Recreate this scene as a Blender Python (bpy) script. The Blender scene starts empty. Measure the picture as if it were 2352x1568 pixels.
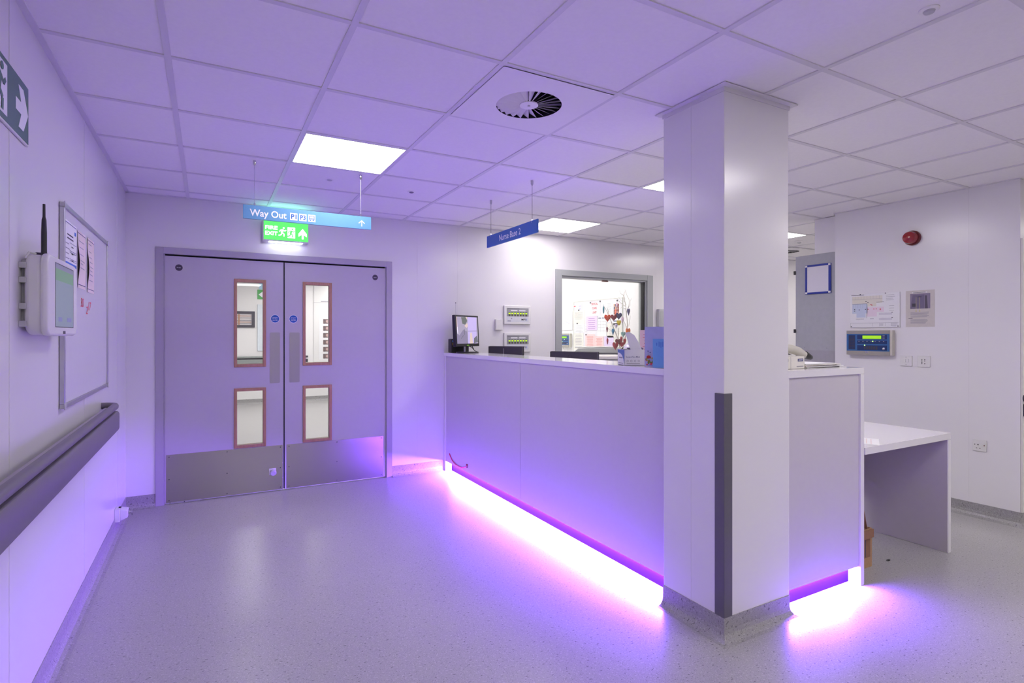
import bpy, math, random
from mathutils import Vector, Matrix
random.seed(7)
S = bpy.context.scene
COL = S.collection

# ------------------------------------------------------------------ camera, world, exposure
cam_data = bpy.data.cameras.new('camera'); cam = bpy.data.objects.new('camera', cam_data); COL.objects.link(cam)
cam.location = (0.1403, -4.4023, 1.362)
cam.rotation_euler = (math.radians(90), 0, math.radians(-28.817))
cam_data.sensor_width = 36; cam_data.lens = 1270.34*36/2352
cam_data.shift_y = -15.06/2352
cam_data.clip_start = 0.02
S.camera = cam
S.view_settings.view_transform = 'Standard'; S.view_settings.look = 'None'
S.view_settings.exposure = 0.0; S.view_settings.gamma = 1.0
S.view_settings.use_curve_mapping = False
world = bpy.data.worlds.new('world'); S.world = world; world.use_nodes = True
world.node_tree.nodes['Background'].inputs[0].default_value = (0.8, 0.8, 0.85, 1)
world.node_tree.nodes['Background'].inputs[1].default_value = 0.1

CEILING_LIGHT = 16.5         # emission of the ceiling light panels
LED_STRIP = 1330.0           # emission of the violet strips under the counter
LED_COLOUR = (0.238, 0.076, 1.0)

# ------------------------------------------------------------------ materials
def lin(c):
    return tuple(((x/255)/12.92 if x/255 <= .04045 else ((x/255+.055)/1.055)**2.4) for x in c)
MATS = {}
def M(name, col=(128, 128, 128), rough=.5, metal=0, var=.03, scale=30, emit=None, strength=0, spec=.5, coat=0, aniso=0, transmission=0, srgb=True):
    if name in MATS: return MATS[name]
    m = bpy.data.materials.new(name); m.use_nodes = True; nt = m.node_tree; b = nt.nodes['Principled BSDF']
    c = lin(col) if srgb else col
    if emit is None and var > 0:
        tc = nt.nodes.new('ShaderNodeTexCoord'); n = nt.nodes.new('ShaderNodeTexNoise'); n.inputs['Scale'].default_value = scale
        n.inputs['Detail'].default_value = 2
        r = nt.nodes.new('ShaderNodeValToRGB'); r.color_ramp.elements[0].position = .3; r.color_ramp.elements[1].position = .7
        r.color_ramp.elements[0].color = tuple(x*(1-var) for x in c)+(1,); r.color_ramp.elements[1].color = tuple(min(1, x*(1+var)) for x in c)+(1,)
        nt.links.new(tc.outputs['Object'], n.inputs['Vector']); nt.links.new(n.outputs['Fac'], r.inputs[0]); nt.links.new(r.outputs[0], b.inputs['Base Color'])
    else: b.inputs['Base Color'].default_value = c+(1,)
    b.inputs['Roughness'].default_value = rough; b.inputs['Metallic'].default_value = metal
    b.inputs['Specular IOR Level'].default_value = spec; b.inputs['Coat Weight'].default_value = coat
    b.inputs['Coat Roughness'].default_value = .1
    b.inputs['Anisotropic'].default_value = aniso
    if emit is not None:
        b.inputs['Emission Color'].default_value = tuple(emit)+(1,); b.inputs['Emission Strength'].default_value = strength
    MATS[name] = m; return m
def floor_mat(name, dark=1.0, rough=.3):
    m = bpy.data.materials.new(name); m.use_nodes = True; nt = m.node_tree; b = nt.nodes['Principled BSDF']; L = nt.links.new
    tc = nt.nodes.new('ShaderNodeTexCoord')
    base = nt.nodes.new('ShaderNodeTexNoise'); base.inputs['Scale'].default_value = 2.0; L(tc.outputs['Object'], base.inputs['Vector'])
    r0 = nt.nodes.new('ShaderNodeValToRGB'); r0.color_ramp.elements[0].color = (.395*dark, .385*dark, .385*dark, 1); r0.color_ramp.elements[1].color = (.44*dark, .43*dark, .425*dark, 1)
    L(base.outputs['Fac'], r0.inputs[0])
    prev = r0.outputs[0]
    for sc, pos, colr, f, st in ((170, .70, (.19, .18, .19), .8, 1.9), (120, .67, (.58, .57, .57), .6, 1.0), (300, .64, (.27, .26, .27), .6, 1.0), (60, .74, (.12, .115, .12), .8, 2.4)):
        mp = nt.nodes.new('ShaderNodeMapping'); mp.inputs['Scale'].default_value = (1, st, 1); mp.inputs['Rotation'].default_value = (0, 0, sc); L(tc.outputs['Object'], mp.inputs['Vector'])
        n = nt.nodes.new('ShaderNodeTexNoise'); n.inputs['Scale'].default_value = sc; n.inputs['Detail'].default_value = 0; L(mp.outputs[0], n.inputs['Vector'])
        rr = nt.nodes.new('ShaderNodeValToRGB'); rr.color_ramp.elements[0].position = pos; rr.color_ramp.elements[1].position = pos+.03
        rr.color_ramp.elements[0].color = (0, 0, 0, 1); rr.color_ramp.elements[1].color = (f, f, f, 1); L(n.outputs['Fac'], rr.inputs[0])
        mx = nt.nodes.new('ShaderNodeMix'); mx.data_type = 'RGBA'; L(rr.outputs[0], mx.inputs[0]); L(prev, mx.inputs[6]); mx.inputs[7].default_value = tuple(x*dark for x in colr)+(1,)
        prev = mx.outputs[2]
    L(prev, b.inputs['Base Color']); b.inputs['Roughness'].default_value = rough
    n2 = nt.nodes.new('ShaderNodeTexNoise'); n2.inputs['Scale'].default_value = 90; L(tc.outputs['Object'], n2.inputs['Vector'])
    bp = nt.nodes.new('ShaderNodeBump'); bp.inputs['Strength'].default_value = .06; bp.inputs['Distance'].default_value = .002; L(n2.outputs['Fac'], bp.inputs['Height']); L(bp.outputs[0], b.inputs['Normal'])
    MATS[name] = m; return m
def wood_mat(name):
    m = bpy.data.materials.new(name); m.use_nodes = True; nt = m.node_tree; b = nt.nodes['Principled BSDF']; L = nt.links.new
    tc = nt.nodes.new('ShaderNodeTexCoord'); mp = nt.nodes.new('ShaderNodeMapping'); mp.inputs['Scale'].default_value = (14, 14, 2.2); L(tc.outputs['Object'], mp.inputs['Vector'])
    w = nt.nodes.new('ShaderNodeTexNoise'); w.inputs['Scale'].default_value = 6; w.inputs['Detail'].default_value = 5; L(mp.outputs[0], w.inputs['Vector'])
    r = nt.nodes.new('ShaderNodeValToRGB'); r.color_ramp.elements[0].color = (.30, .15, .075, 1); r.color_ramp.elements[1].color = (.50, .29, .17, 1); L(w.outputs['Fac'], r.inputs[0]); L(r.outputs[0], b.inputs['Base Color'])
    b.inputs['Roughness'].default_value = .38; MATS[name] = m; return m
def steel_mat(name, col=(.56, .54, .55), rough=.3):
    m = bpy.data.materials.new(name); m.use_nodes = True; nt = m.node_tree; b = nt.nodes['Principled BSDF']; L = nt.links.new
    tc = nt.nodes.new('ShaderNodeTexCoord'); mp = nt.nodes.new('ShaderNodeMapping'); mp.inputs['Scale'].default_value = (2, 2, 250); L(tc.outputs['Object'], mp.inputs['Vector'])
    n = nt.nodes.new('ShaderNodeTexNoise'); n.inputs['Scale'].default_value = 4; L(mp.outputs[0], n.inputs['Vector'])
    bp = nt.nodes.new('ShaderNodeBump'); bp.inputs['Strength'].default_value = .12; bp.inputs['Distance'].default_value = .001; L(n.outputs['Fac'], bp.inputs['Height']); L(bp.outputs[0], b.inputs['Normal'])
    b.inputs['Base Color'].default_value = col+(1,); b.inputs['Metallic'].default_value = 1; b.inputs['Roughness'].default_value = rough; MATS[name] = m; return m
def glass_mat(name, tint=(.96, .98, .97)):
    m = bpy.data.materials.new(name); m.use_nodes = True; nt = m.node_tree; L = nt.links.new
    nt.nodes.remove(nt.nodes['Principled BSDF']); out = nt.nodes['Material Output']
    t = nt.nodes.new('ShaderNodeBsdfTransparent'); t.inputs[0].default_value = tint+(1,)
    g = nt.nodes.new('ShaderNodeBsdfGlossy'); g.inputs['Roughness'].default_value = .02
    fr = nt.nodes.new('ShaderNodeFresnel'); fr.inputs[0].default_value = 1.45
    mx = nt.nodes.new('ShaderNodeMixShader'); L(fr.outputs[0], mx.inputs[0]); L(t.outputs[0], mx.inputs[1]); L(g.outputs[0], mx.inputs[2]); L(mx.outputs[0], out.inputs[0])
    MATS[name] = m; return m

WALL = M('white_wall_cladding', (232, 230, 232), rough=.22, var=.006, scale=3)
WALLM = M('painted_white_wall', (232, 230, 230), rough=.5, var=.01, scale=5)
TILE = M('ceiling_tile', (247, 244, 246), rough=.9, var=.012, scale=60, spec=.1)
TBAR = M('ceiling_grid_bar', (224, 221, 226), rough=.45, var=.01)
FLOOR = floor_mat('speckled_vinyl_floor', 1.0, .29)
COVE = floor_mat('speckled_vinyl_coving', .84, .42)
DOOR = M('lavender_grey_door_paint', (190, 184, 194), rough=.5, var=.01)
DFRAME = M('grey_door_frame_paint', (176, 170, 182), rough=.42, var=.01)
GREYF = M('grey_window_frame', (170, 173, 174), rough=.4, var=.01)
WHITE = M('white_laminate', (236, 234, 236), rough=.12, var=.004, scale=4, coat=.3)
CPANEL = M('grey_laminate_panel', (205, 200, 206), rough=.45, var=.008)
DESKP = M('grey_desk_end_panel', (186, 180, 186), rough=.5, var=.01)
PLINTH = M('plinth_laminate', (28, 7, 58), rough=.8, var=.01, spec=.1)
STEEL = steel_mat('brushed_stainless_steel', (.50, .47, .48), .19); CHROME = M('polished_chrome', (205, 205, 210), rough=.15, metal=1, var=0)
STEEL2 = steel_mat('stainless_push_plate', (.42, .40, .41), .38)
WOOD = wood_mat('stained_hardwood_bead')
GLASS = glass_mat('clear_glass')
RAIL = M('dark_grey_vinyl_rail', (112, 106, 116), rough=.42, var=.02)
RAILL = M('mid_grey_vinyl_groove', (160, 152, 165), rough=.4, var=.02)
GUARD = M('charcoal_corner_guard', (98, 96, 102), rough=.45, var=.02)
ALU = M('satin_aluminium', (190, 190, 196), rough=.35, metal=.8, var=.02)
PAPER = M('white_paper', (232, 232, 234), rough=.8, var=.01)
PAPERC = M('cream_paper', (228, 225, 216), rough=.8, var=.01)
PAPERP = M('pink_paper', (240, 206, 206), rough=.8, var=.01)
PAPERL = M('lilac_paper', (222, 202, 236), rough=.8, var=.01)
PEACH = M('peach_paper', (226, 210, 208), rough=.8, var=.01)
INK = M('black_ink', (70, 68, 80), rough=.7, var=.02); INKG = M('grey_ink', (150, 148, 158), rough=.7, var=.02)
INKR = M('red_ink', (214, 70, 84), rough=.7, var=.02); INKB = M('blue_ink', (72, 116, 200), rough=.7, var=.02); INKN = M('navy_ink', (40, 48, 110), rough=.7, var=.02)
BLACK = M('black_plastic', (28, 27, 31), rough=.4, var=.03); BLACKM = M('matt_black_void', (12, 11, 13), rough=.8, var=0)
CHAR = M('charcoal_plastic', (62, 58, 70), rough=.45, var=.03)
WPLAS = M('white_plastic', (226, 225, 224), rough=.35, var=.008); GPLAS = M('light_grey_plastic', (190, 190, 192), rough=.4, var=.01)
SIGNB = M('sky_blue_sign', (96, 148, 190), rough=.3, var=.01); SIGNN = M('royal_blue_sign', (50, 98, 172), rough=.35, var=.01)
SIGNW = M('white_sign_vinyl', (238, 238, 244), rough=.5, var=0)
GREENS = M('dark_green_sign', (38, 98, 78), rough=.35, var=.02)
BLUED = M('blue_disc', (24, 84, 168), rough=.4, var=0); DARKD = M('dark_disc', (66, 56, 80), rough=.5, var=0)
BOARD = M('whiteboard_enamel', (226, 224, 230), rough=.16, var=.006)
RED = M('red_plastic', (150, 14, 30), rough=.2, var=.02, coat=.5); REDD = M('dark_red_plastic', (104, 10, 22), rough=.3, var=.02)
BLUEF = M('royal_blue_frame', (16, 44, 150), rough=.35, var=.02)
KRAFT = M('brown_cardboard', (176, 140, 102), rough=.85, var=.05, scale=60); KRAFTD = M('brown_cardboard_inside', (140, 104, 76), rough=.9, var=.05)
TAUPE = M('taupe_panel_casing', (160, 156, 148), rough=.45, var=.01); CREAMP = M('cream_panel_casing', (206, 203, 190), rough=.4, var=.01)
FBLUE = M('mid_blue_fascia', (54, 104, 158), rough=.4, var=.01); FNAVY = M('navy_fascia', (24, 52, 104), rough=.4, var=.01)
WHITE_METAL = M('white_enamelled_metal', (244, 241, 243), rough=.5, var=.006)
LIGHT = M('light_diffuser', (255, 255, 255), emit=(1, .95, .955), strength=CEILING_LIGHT, var=0)
LIGHT3 = M('slightly_dimmed_light_diffuser', (255, 255, 255), emit=(1, .95, .955), strength=CEILING_LIGHT*.82, var=0)  # same panel dimmed a little so the violet tint carries on the left
LIGHT2 = M('dimmed_light_diffuser', (255, 255, 255), emit=(1, .95, .955), strength=CEILING_LIGHT*.62, var=0)  # same panel dimmed to keep nearby surfaces from washing out
LED = M('violet_led_strip', (20, 10, 30), emit=LED_COLOUR, strength=LED_STRIP, var=0)
LCD = M('lime_lcd', (90, 160, 10), emit=(.42, .75, .02), strength=.75, var=0)
LIME = M('lime_indicator', (150, 230, 10), emit=(.55, .9, .03), strength=1.1, var=0)
LEDG = M('green_led', (120, 255, 60), emit=(.5, 1, .2), strength=3, var=0)
EXITG = M('lit_green_sign', (10, 60, 20), emit=(.13, .92, .17), strength=1.05, var=0)
EXITW = M('lit_white_sign', (255, 255, 255), emit=(.8, 1, .8), strength=2.6, var=0)
EXITD = M('lit_sign_underside', (255, 255, 255), emit=(.85, .95, 1), strength=5, var=0)
EXITT = M('lit_sign_top_edge', (120, 220, 190), emit=(.25, .95, .62), strength=5, var=0)

# ------------------------------------------------------------------ mesh helpers
X, Y, Z = Vector((1, 0, 0)), Vector((0, 1, 0)), Vector((0, 0, 1))
class Frame:                                    # a flat working plane: right, up, towards the reader
    def __init__(s, o, u, v=Z): s.o = Vector(o); s.u = Vector(u).normalized(); s.v = Vector(v).normalized(); s.n = s.u.cross(s.v).normalized()
    def p(s, a, b, d=0): return s.o+s.u*a+s.v*b+s.n*d
def Fback(y): return Frame((0, y, 0), X)         # read from -y, a = x
def Fleft(x): return Frame((x, 0, 0), Y)         # faces +x, a = y
def Fright(x): return Frame((x, 0, 0), -Y)       # faces -x, a = -y
class MB:
    def __init__(s): s.v = []; s.f = []; s.m = []; s.mats = []
    def mi(s, m):
        if m not in s.mats: s.mats.append(m)
        return s.mats.index(m)
    def add(s, vs, fs, m):
        k = len(s.v); s.v += [Vector(v) for v in vs]; i = s.mi(m)
        for f in fs: s.f.append([k+j for j in f]); s.m.append(i)
        return s
    def quad(s, a, b, c, d, m): return s.add([a, b, c, d], [(0, 1, 2, 3)], m)
    def box(s, x0, x1, y0, y1, z0, z1, m):
        x0, x1 = sorted((x0, x1)); y0, y1 = sorted((y0, y1)); z0, z1 = sorted((z0, z1))
        return s.fbox(Frame((0, 0, 0), X), x0, x1, z0, z1, -y1, -y0, m)
    def fbox(s, F, a0, a1, b0, b1, d0, d1, m):
        P = [F.p(a, b, d) for d in (d0, d1) for a, b in ((a0, b0), (a1, b0), (a1, b1), (a0, b1))]
        return s.add(P, [(3, 2, 1, 0), (4, 5, 6, 7), (0, 1, 5, 4), (1, 2, 6, 5), (2, 3, 7, 6), (3, 0, 4, 7)], m)
    def fq(s, F, a0, a1, b0, b1, d, m): return s.quad(F.p(a0, b0, d), F.p(a1, b0, d), F.p(a1, b1, d), F.p(a0, b1, d), m)
    def prism(s, F, poly, d0, d1, m):            # closed outline (counter-clockwise) with thickness
        n = len(poly); P = [F.p(a, b, d0) for a, b in poly]+[F.p(a, b, d1) for a, b in poly]
        fs = [tuple(range(n-1, -1, -1)), tuple(range(n, 2*n))]+[(i, (i+1) % n, n+(i+1) % n, n+i) for i in range(n)]
        return s.add(P, fs, m)
    def disc(s, F, a, b, r, d0, d1, m, n=32, rb=None):
        rb = rb or r
        return s.prism(F, [(a+r*math.cos(t*2*math.pi/n), b+rb*math.sin(t*2*math.pi/n)) for t in range(n)], d0, d1, m)
    def lathe(s, F, a, b, prof, m, n=32):        # prof: (radius, height along normal)
        P = []; fs = []
        for r, d in prof:
            for t in range(n): P.append(F.p(a+r*math.cos(t*2*math.pi/n), b+r*math.sin(t*2*math.pi/n), d))
        for i in range(len(prof)-1):
            for t in range(n): t2 = (t+1) % n; fs.append((i*n+t, i*n+t2, (i+1)*n+t2, (i+1)*n+t))
        fs.append(tuple(range(n-1, -1, -1))); fs.append(tuple((len(prof)-1)*n+t for t in range(n)))
        return s.add(P, fs, m)
    def tube(s, pts, r, m, n=8):
        pts = [Vector(p) for p in pts]; P = []; fs = []; rs = r if isinstance(r, (list, tuple)) else [r]*len(pts)
        prev = None
        for i, p in enumerate(pts):
            t = (pts[min(i+1, len(pts)-1)]-pts[max(i-1, 0)]).normalized()
            a = prev if prev is not None else (Z if abs(t.z) < .9 else X)
            u = (a-t*a.dot(t)).normalized(); w = t.cross(u); prev = u
            for k in range(n): an = k*2*math.pi/n; P.append(p+(u*math.cos(an)+w*math.sin(an))*rs[i])
        for i in range(len(pts)-1):
            for k in range(n): k2 = (k+1) % n; fs.append((i*n+k, i*n+k2, (i+1)*n+k2, (i+1)*n+k))
        fs.append(tuple(range(n-1, -1, -1))); fs.append(tuple((len(pts)-1)*n+k for k in range(n)))
        return s.add(P, fs, m)
    def sweep(s, path, prof, m, closed=False, side=1):   # prof: (distance from wall, z); path in plan
        n = len(path); cols = []
        for i in range(n):
            p = Vector(path[i]).to_2d()
            a = Vector(path[i-1]).to_2d() if (i > 0 or closed) else None
            b = Vector(path[(i+1) % n]).to_2d() if (i < n-1 or closed) else None
            ns = []
            for q0, q1 in ((a, p), (p, b)):
                if q0 is not None and q1 is not None: t = (q1-q0).normalized(); ns.append(Vector((t.y, -t.x))*side)
            off = ns[0] if len(ns) == 1 else (ns[0]+ns[1])/(1+ns[0].dot(ns[1]))
            cols.append([Vector((p.x+off.x*d, p.y+off.y*d, z)) for d, z in prof])
        k = len(prof); P = [v for c in cols for v in c]; fs = []
        for i in range(n if closed else n-1):
            j = (i+1) % n
            for q in range(k): q2 = (q+1) % k; fs.append((i*k+q, j*k+q, j*k+q2, i*k+q2))
        if not closed: fs += [tuple(range(k)), tuple((n-1)*k+q for q in range(k-1, -1, -1))]
        return s.add(P, fs, m)
    def build(s, name, parent=None, bevel=0, seg=2, smooth=False, subd=0):
        me = bpy.data.meshes.new(name); off = wloc(parent)
        me.from_pydata([v-off for v in s.v], [], s.f)
        for m in s.mats: me.materials.append(m)
        me.polygons.foreach_set('material_index', s.m)
        import bmesh
        bm = bmesh.new(); bm.from_mesh(me); bmesh.ops.recalc_face_normals(bm, faces=bm.faces) if smooth or bevel else None; bm.to_mesh(me); bm.free()
        o = bpy.data.objects.new(name, me); COL.objects.link(o)
        if parent is not None: o.parent = parent
        if bevel:
            b = o.modifiers.new('bevel', 'BEVEL'); b.width = bevel; b.segments = seg; b.limit_method = 'ANGLE'; b.angle_limit = math.radians(40)
        if subd: mm = o.modifiers.new('subdivision', 'SUBSURF'); mm.levels = subd; mm.render_levels = subd
        if smooth or bevel:
            me.shade_smooth() if hasattr(me, 'shade_smooth') else None
            me.set_sharp_from_angle(angle=math.radians(35))
        return o
def wloc(o):
    v = Vector((0, 0, 0))
    while o is not None: v += o.location; o = o.parent
    return v
def tag(o, label, cat, group=None, kind=None):
    if label: o['label'] = label
    if cat: o['category'] = cat
    if group: o['group'] = group
    if kind: o['kind'] = kind
    return o
def thing(name, loc, label, cat, group=None):
    o = bpy.data.objects.new(name, None); COL.objects.link(o); o.location = loc; o.empty_display_size = .05
    return tag(o, label, cat, group)
def struct(mb, name, parent=None, **k):
    o = mb.build(name, parent, **k); o['kind'] = 'structure'; return o
def one(mb, name, label, cat, group=None, **k): return tag(mb.build(name, None, **k), label, cat, group)
def text(s, F, a0, b0, h, m, parent, w=None, d=.0012, name='lettering', bold=0, thick=.0006, shear=0):
    cu = bpy.data.curves.new(name, 'FONT'); cu.body = s; cu.size = 1; cu.offset = bold; cu.resolution_u = 3; cu.shear = shear
    t = bpy.data.objects.new(name, cu); COL.objects.link(t)
    dg = bpy.context.evaluated_depsgraph_get(); me = bpy.data.meshes.new_from_object(t.evaluated_get(dg))
    bpy.data.objects.remove(t); bpy.data.curves.remove(cu)
    xs = [v.co.x for v in me.vertices]; ys = [v.co.y for v in me.vertices]
    x0, x1, y1 = min(xs), max(xs), max(ys); y0 = min(ys) if not any(c in s for c in 'yapgqj') else 0
    sy = h/(y1-y0); sx = sy if w is None else w/(x1-x0); off = wloc(parent)
    for v in me.vertices: v.co = F.p(a0+(v.co.x-x0)*sx, b0+(v.co.y-y0)*sy, d)-off
    me.materials.clear(); me.materials.append(m)
    o = bpy.data.objects.new(name, me); COL.objects.link(o); o.parent = parent; return o
def lines(mb, F, a0, a1, b_top, n, step, m, d=.0009, th=.004, rnd=.35, left=True):     # rows of small print
    for i in range(n):
        w = (a1-a0)*(1-rnd*random.random()); x = a0 if left else (a0+a1-w)/2
        mb.fq(F, x, x+w, b_top-i*step-th, b_top-i*step, d, m)

CH = 2.472; XL = -.42; YB = .816; XR = 5.2
# ------------------------------------------------------------------ room shell
struct(MB().box(-3, 9.2, -8.6, 7.9, -.05, 0, FLOOR), 'floor')
mb = MB()
for i in range(-5, 16):                         # 600 mm tiles; the two vent openings stay free
    for j in range(-15, 13):
        if (i, j) in ((2, -4), (11, 0)): continue
        mb.quad((i*.6, j*.6, CH+.005), (i*.6, j*.6+.6, CH+.005), (i*.6+.6, j*.6+.6, CH+.005), (i*.6+.6, j*.6, CH+.005), TILE)
mb.box(-3.2, 9.6, -9, 8, CH+.15, CH+.17, TILE)
struct(mb, 'ceiling')
# wall with the double doors and the office window
W = MB(); t = .12
for x0, x1, z0, z1 in ((-3, -.2, 0, CH), (-.2, 1.66, 2.03, CH), (1.66, 3.6, 0, CH), (3.6, 4.97, 2.06, CH), (3.6, 4.97, 0, .86), (4.97, 9.2, 0, CH)):
    W.box(x0, x1, YB, YB+t, z0, z1, WALL)
struct(W, 'wall_back')
struct(MB().box(XL-.12, XL, -8.6, YB, 0, CH, WALL), 'wall_left')
struct(MB().box(XR, 9.2, -2.70, -1.375, 0, CH, WALL), 'wall_right')
struct(MB().box(XR+.08, 5.5, -1.375, -1.13, 0, CH, WALL), 'wall_right_pier')
struct(MB().box(XR, XR+.1, YB+t, 4.6, 0, CH, WALLM), 'wall_office_right')
struct(MB().box(3.05, 3.15, YB+t, 7.6, 0, CH, WALLM), 'wall_corridor_right')
struct(MB().box(-3, 9.2, 7.6, 7.72, 0, CH, WALLM), 'wall_corridor_back')
struct(MB().box(3.15, XR, 4.5, 4.6, 0, CH, WALLM), 'wall_office_back')
struct(MB().box(-3.1, -3, YB, 7.7, 0, CH, WALLM), 'wall_corridor_left')
struct(MB().box(-.6, 9.2, -8.7, -8.6, 0, CH, WALL), 'wall_front')
struct(MB().box(9.2, 9.3, -8.6, 7.7, 0, CH, WALL), 'wall_far_right')
# ceiling grid bars on a 600 mm module
G = MB(); h = .012
for i in range(-5, 16):
    x = i*.6
    if x > -.42 and x < 9.2: G.box(x-h, x+h, -8.6, YB, CH, CH+.012, TBAR)
    if -3 < x < 9: G.box(x-h, x+h, YB+t, 7.6, CH, CH+.012, TBAR)
for j in range(-14, 13):
    y = j*.6
    if abs(y-.84) > .1: G.box(-.42 if y < YB else -3, 9.2, y-h, y+h, CH+.0004, CH+.011, TBAR)
G.box(XL, XL+.024, -8.6, YB, CH-.0004, CH+.01, TBAR); G.box(XL, 9.2, YB-.018, YB, CH-.0004, CH+.01, TBAR); G.box(XR-.02, XR, -2.7, -1.375, CH-.0004, CH+.01, TBAR)
struct(G, 'trim_1')
# column with its ceiling angle
PX0, PX1, PY0, PY1 = 2.158, 2.61, -2.697, -2.323
struct(MB().box(PX0, PX1, PY0, PY1, 0, CH, WALL), 'wall_column', bevel=.003)
T = MB()
T.box(PX0-.03, PX1+.03, PY0-.03, PY1+.03, CH-.002, CH+.002, TBAR)
T.box(PX0-.004, PX1+.004, PY0-.004, PY1+.004, CH-.022, CH-.002, TBAR)
struct(T, 'trim_2')
# coved vinyl skirting
prof = [(0, .1), (.004, .1), (.004, .045), (.008, .026), (.018, .011), (.034, .003), (.05, 0), (0, 0)]
for nm, path, side in (('baseboard_left', [(XL, -8.6), (XL, YB), (-.224, YB)], 1), ('baseboard_back', [(1.692, YB), (2.21, YB)], 1),
                       ('baseboard_right', [(XR, -1.375), (XR, -2.70), (9.2, -2.70)], 1),
                       ('baseboard_corridor', [(-3, 7.6), (3.05, 7.6)], 1)):
    m_ = MB(); m_.sweep(path, prof, COVE, side=side); struct(m_, nm)
m_ = MB(); m_.sweep([(PX0, PY1), (PX0, PY0), (PX1, PY0), (PX1, PY1)], prof, COVE, side=1); struct(m_, 'baseboard_column')
# joint strips of the wall cladding
k = 3
for F_, a in ((Fback(YB), 2.377), (Fback(YB), 5.08), (Fback(YB), 1.95), (Fleft(XL), -2.06), (Fleft(XL), -.83), (Fleft(XL), .35), (Fright(XR), 2.39), (Fright(PX0), 2.501)):
    z0 = .1 if not (F_.u == X and a > 2.3) else 1.0
    struct(MB().fbox(F_, a-.004, a+.004, z0, CH, -.001, .0012, WALL), 'trim_%d' % k); k += 1

# ------------------------------------------------------------------ ceiling lights
def ceiling_light(x, y, label, mat=LIGHT):
    r = thing('ceiling_light', (x+.3, y+.3, CH), label, 'ceiling light', 'square light panels in the tiled ceiling')
    MB().box(x+.018, x+.582, y+.018, y+.582, CH+.0005, CH+.004, mat).build('diffuser', r)
    f = MB()
    for a in ((x+.012, x+.588, y+.012, y+.018), (x+.012, x+.588, y+.582, y+.588), (x+.012, x+.018, y+.018, y+.582), (x+.582, x+.588, y+.018, y+.582)): f.box(*a, CH-.0005, CH+.005, WPLAS)
    f.build('frame', r)
ceiling_light(.6, -1.2, 'large square ceiling light nearest the double doors, in front of the Way Out sign', LIGHT3)
ceiling_light(3.0, 0, 'square ceiling light right beside the Nurse Base 2 sign', LIGHT2)
ceiling_light(3.0, -1.8, 'ceiling light partly hidden behind the left edge of the column')
ceiling_light(5.4, -.6, 'small far ceiling light seen just right of the column')
for x, y, l in ((3.0, -4.2, 'on the near side of the column, level with its right face'), (.6, -4.8, 'added out of view over the viewer, nearest the left wall'), (3.0, -6.6, 'added out of view behind the viewer, in line with the counter'),
                (5.4, -4.8, 'added out of view on the near side of the right wall corner'), (.6, -7.8, 'added out of view at the far end behind the viewer by the left wall'), (5.4, -7.2, 'added out of view behind the viewer on the right'), (7.2, -4.2, 'added out of view in the side passage past the right wall corner'), (7.8, -.6, 'added out of view farthest along the passage behind the grey door leaf')):
    ceiling_light(x, y, 'square ceiling light panel '+l)  # unseen panels added to brighten the room; first one follows the column's reflection
for x, y, l in ((0, 1.8, 'just behind the left door leaf'), (1.8, 3.0, 'behind the right door leaf'), (.6, 4.8, 'midway along the corridor'), (1.2, 6.0, 'by the far corridor wall'), (-1.8, 6.0, 'in the far left corner of the corridor'), (-1.8, 3.0, 'at the left side of the corridor'), (2.4, 4.2, 'at the right side of the corridor'), (2.4, 6.6, 'above the information board'), (-.6, 4.2, 'left of the corridor middle')):
    ceiling_light(x, y, 'added unseen ceiling light panel behind the double doors, '+l)  # unseen corridor panels, extra ones added to brighten the view through the panes
for x, y, l in ((3.6, 1.8, 'nearest the office window'), (4.2, 3.0, 'deeper in the office'), (3.6, 3.6, 'at the back of the office')):
    ceiling_light(x, y, 'added unseen ceiling light panel in the office, '+l)  # unseen panels, added so the office reads bright behind its window
ceiling_light(4.2, 1.2, 'added unseen ceiling light panel in the office, above the twig tree', LIGHT2)  # another unseen panel, dimmed, added to lift the noticeboard wall

# ceiling air diffusers
def vent(cx, cy, label):                        # vanes tilt up into a dark duct
    r = thing('ceiling_vent', (cx, cy, CH), label, 'air vent', 'round swirl vents in the ceiling')
    Fd = Frame((cx, cy, CH), X, -Y)
    R0, R1, n = .045, .158, 24; hs = .289; N = 96
    ring = [(R1*math.cos(2*math.pi*i/N), R1*math.sin(2*math.pi*i/N)) for i in range(N)]
    def sq(i):
        a = 2*math.pi*i/N; c, s_ = math.cos(a), math.sin(a); q = hs/max(abs(c), abs(s_)); return (c*q, s_*q)
    p = MB()
    for i in range(N):
        j = (i+1) % N
        p.quad(Fd.p(*ring[i], .003), Fd.p(*sq(i), .003), Fd.p(*sq(j), .003), Fd.p(*ring[j], .003), WHITE_METAL)
    p.build('face_plate', r)
    MB().disc(Fd, 0, 0, R0, -.002, .003, WHITE_METAL).build('centre_disc', r)
    b = MB(); b.disc(Fd, 0, 0, R1+.02, -.06, -.058, BLACKM)
    for i in range(N):
        j = (i+1) % N; b.quad(Fd.p(*ring[i], .0028), Fd.p(*ring[j], .0028), Fd.p(*ring[j], -.06), Fd.p(*ring[i], -.06), BLACKM)
    b.build('duct', r)
    for i in range(n):
        v = MB(); a0 = 2*math.pi*i/n; a1 = a0+2*math.pi/n
        P = [Fd.p(R*math.cos(a), R*math.sin(a), d) for R in (R0*.97, R1) for a, d in ((a0+.02, -.024*R/R1), (a1, .0025))]
        v.quad(P[0], P[2], P[3], P[1], WHITE_METAL); v.build('vane', r)
    MB().disc(Fd, 0, 0, .007, .003, .006, GPLAS, 16).build('screw', r)
vent(1.5, -2.1, 'large round swirl air vent in the ceiling left of the column')
vent(6.9, .3, 'small far swirl air vent seen just right of the column')
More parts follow.
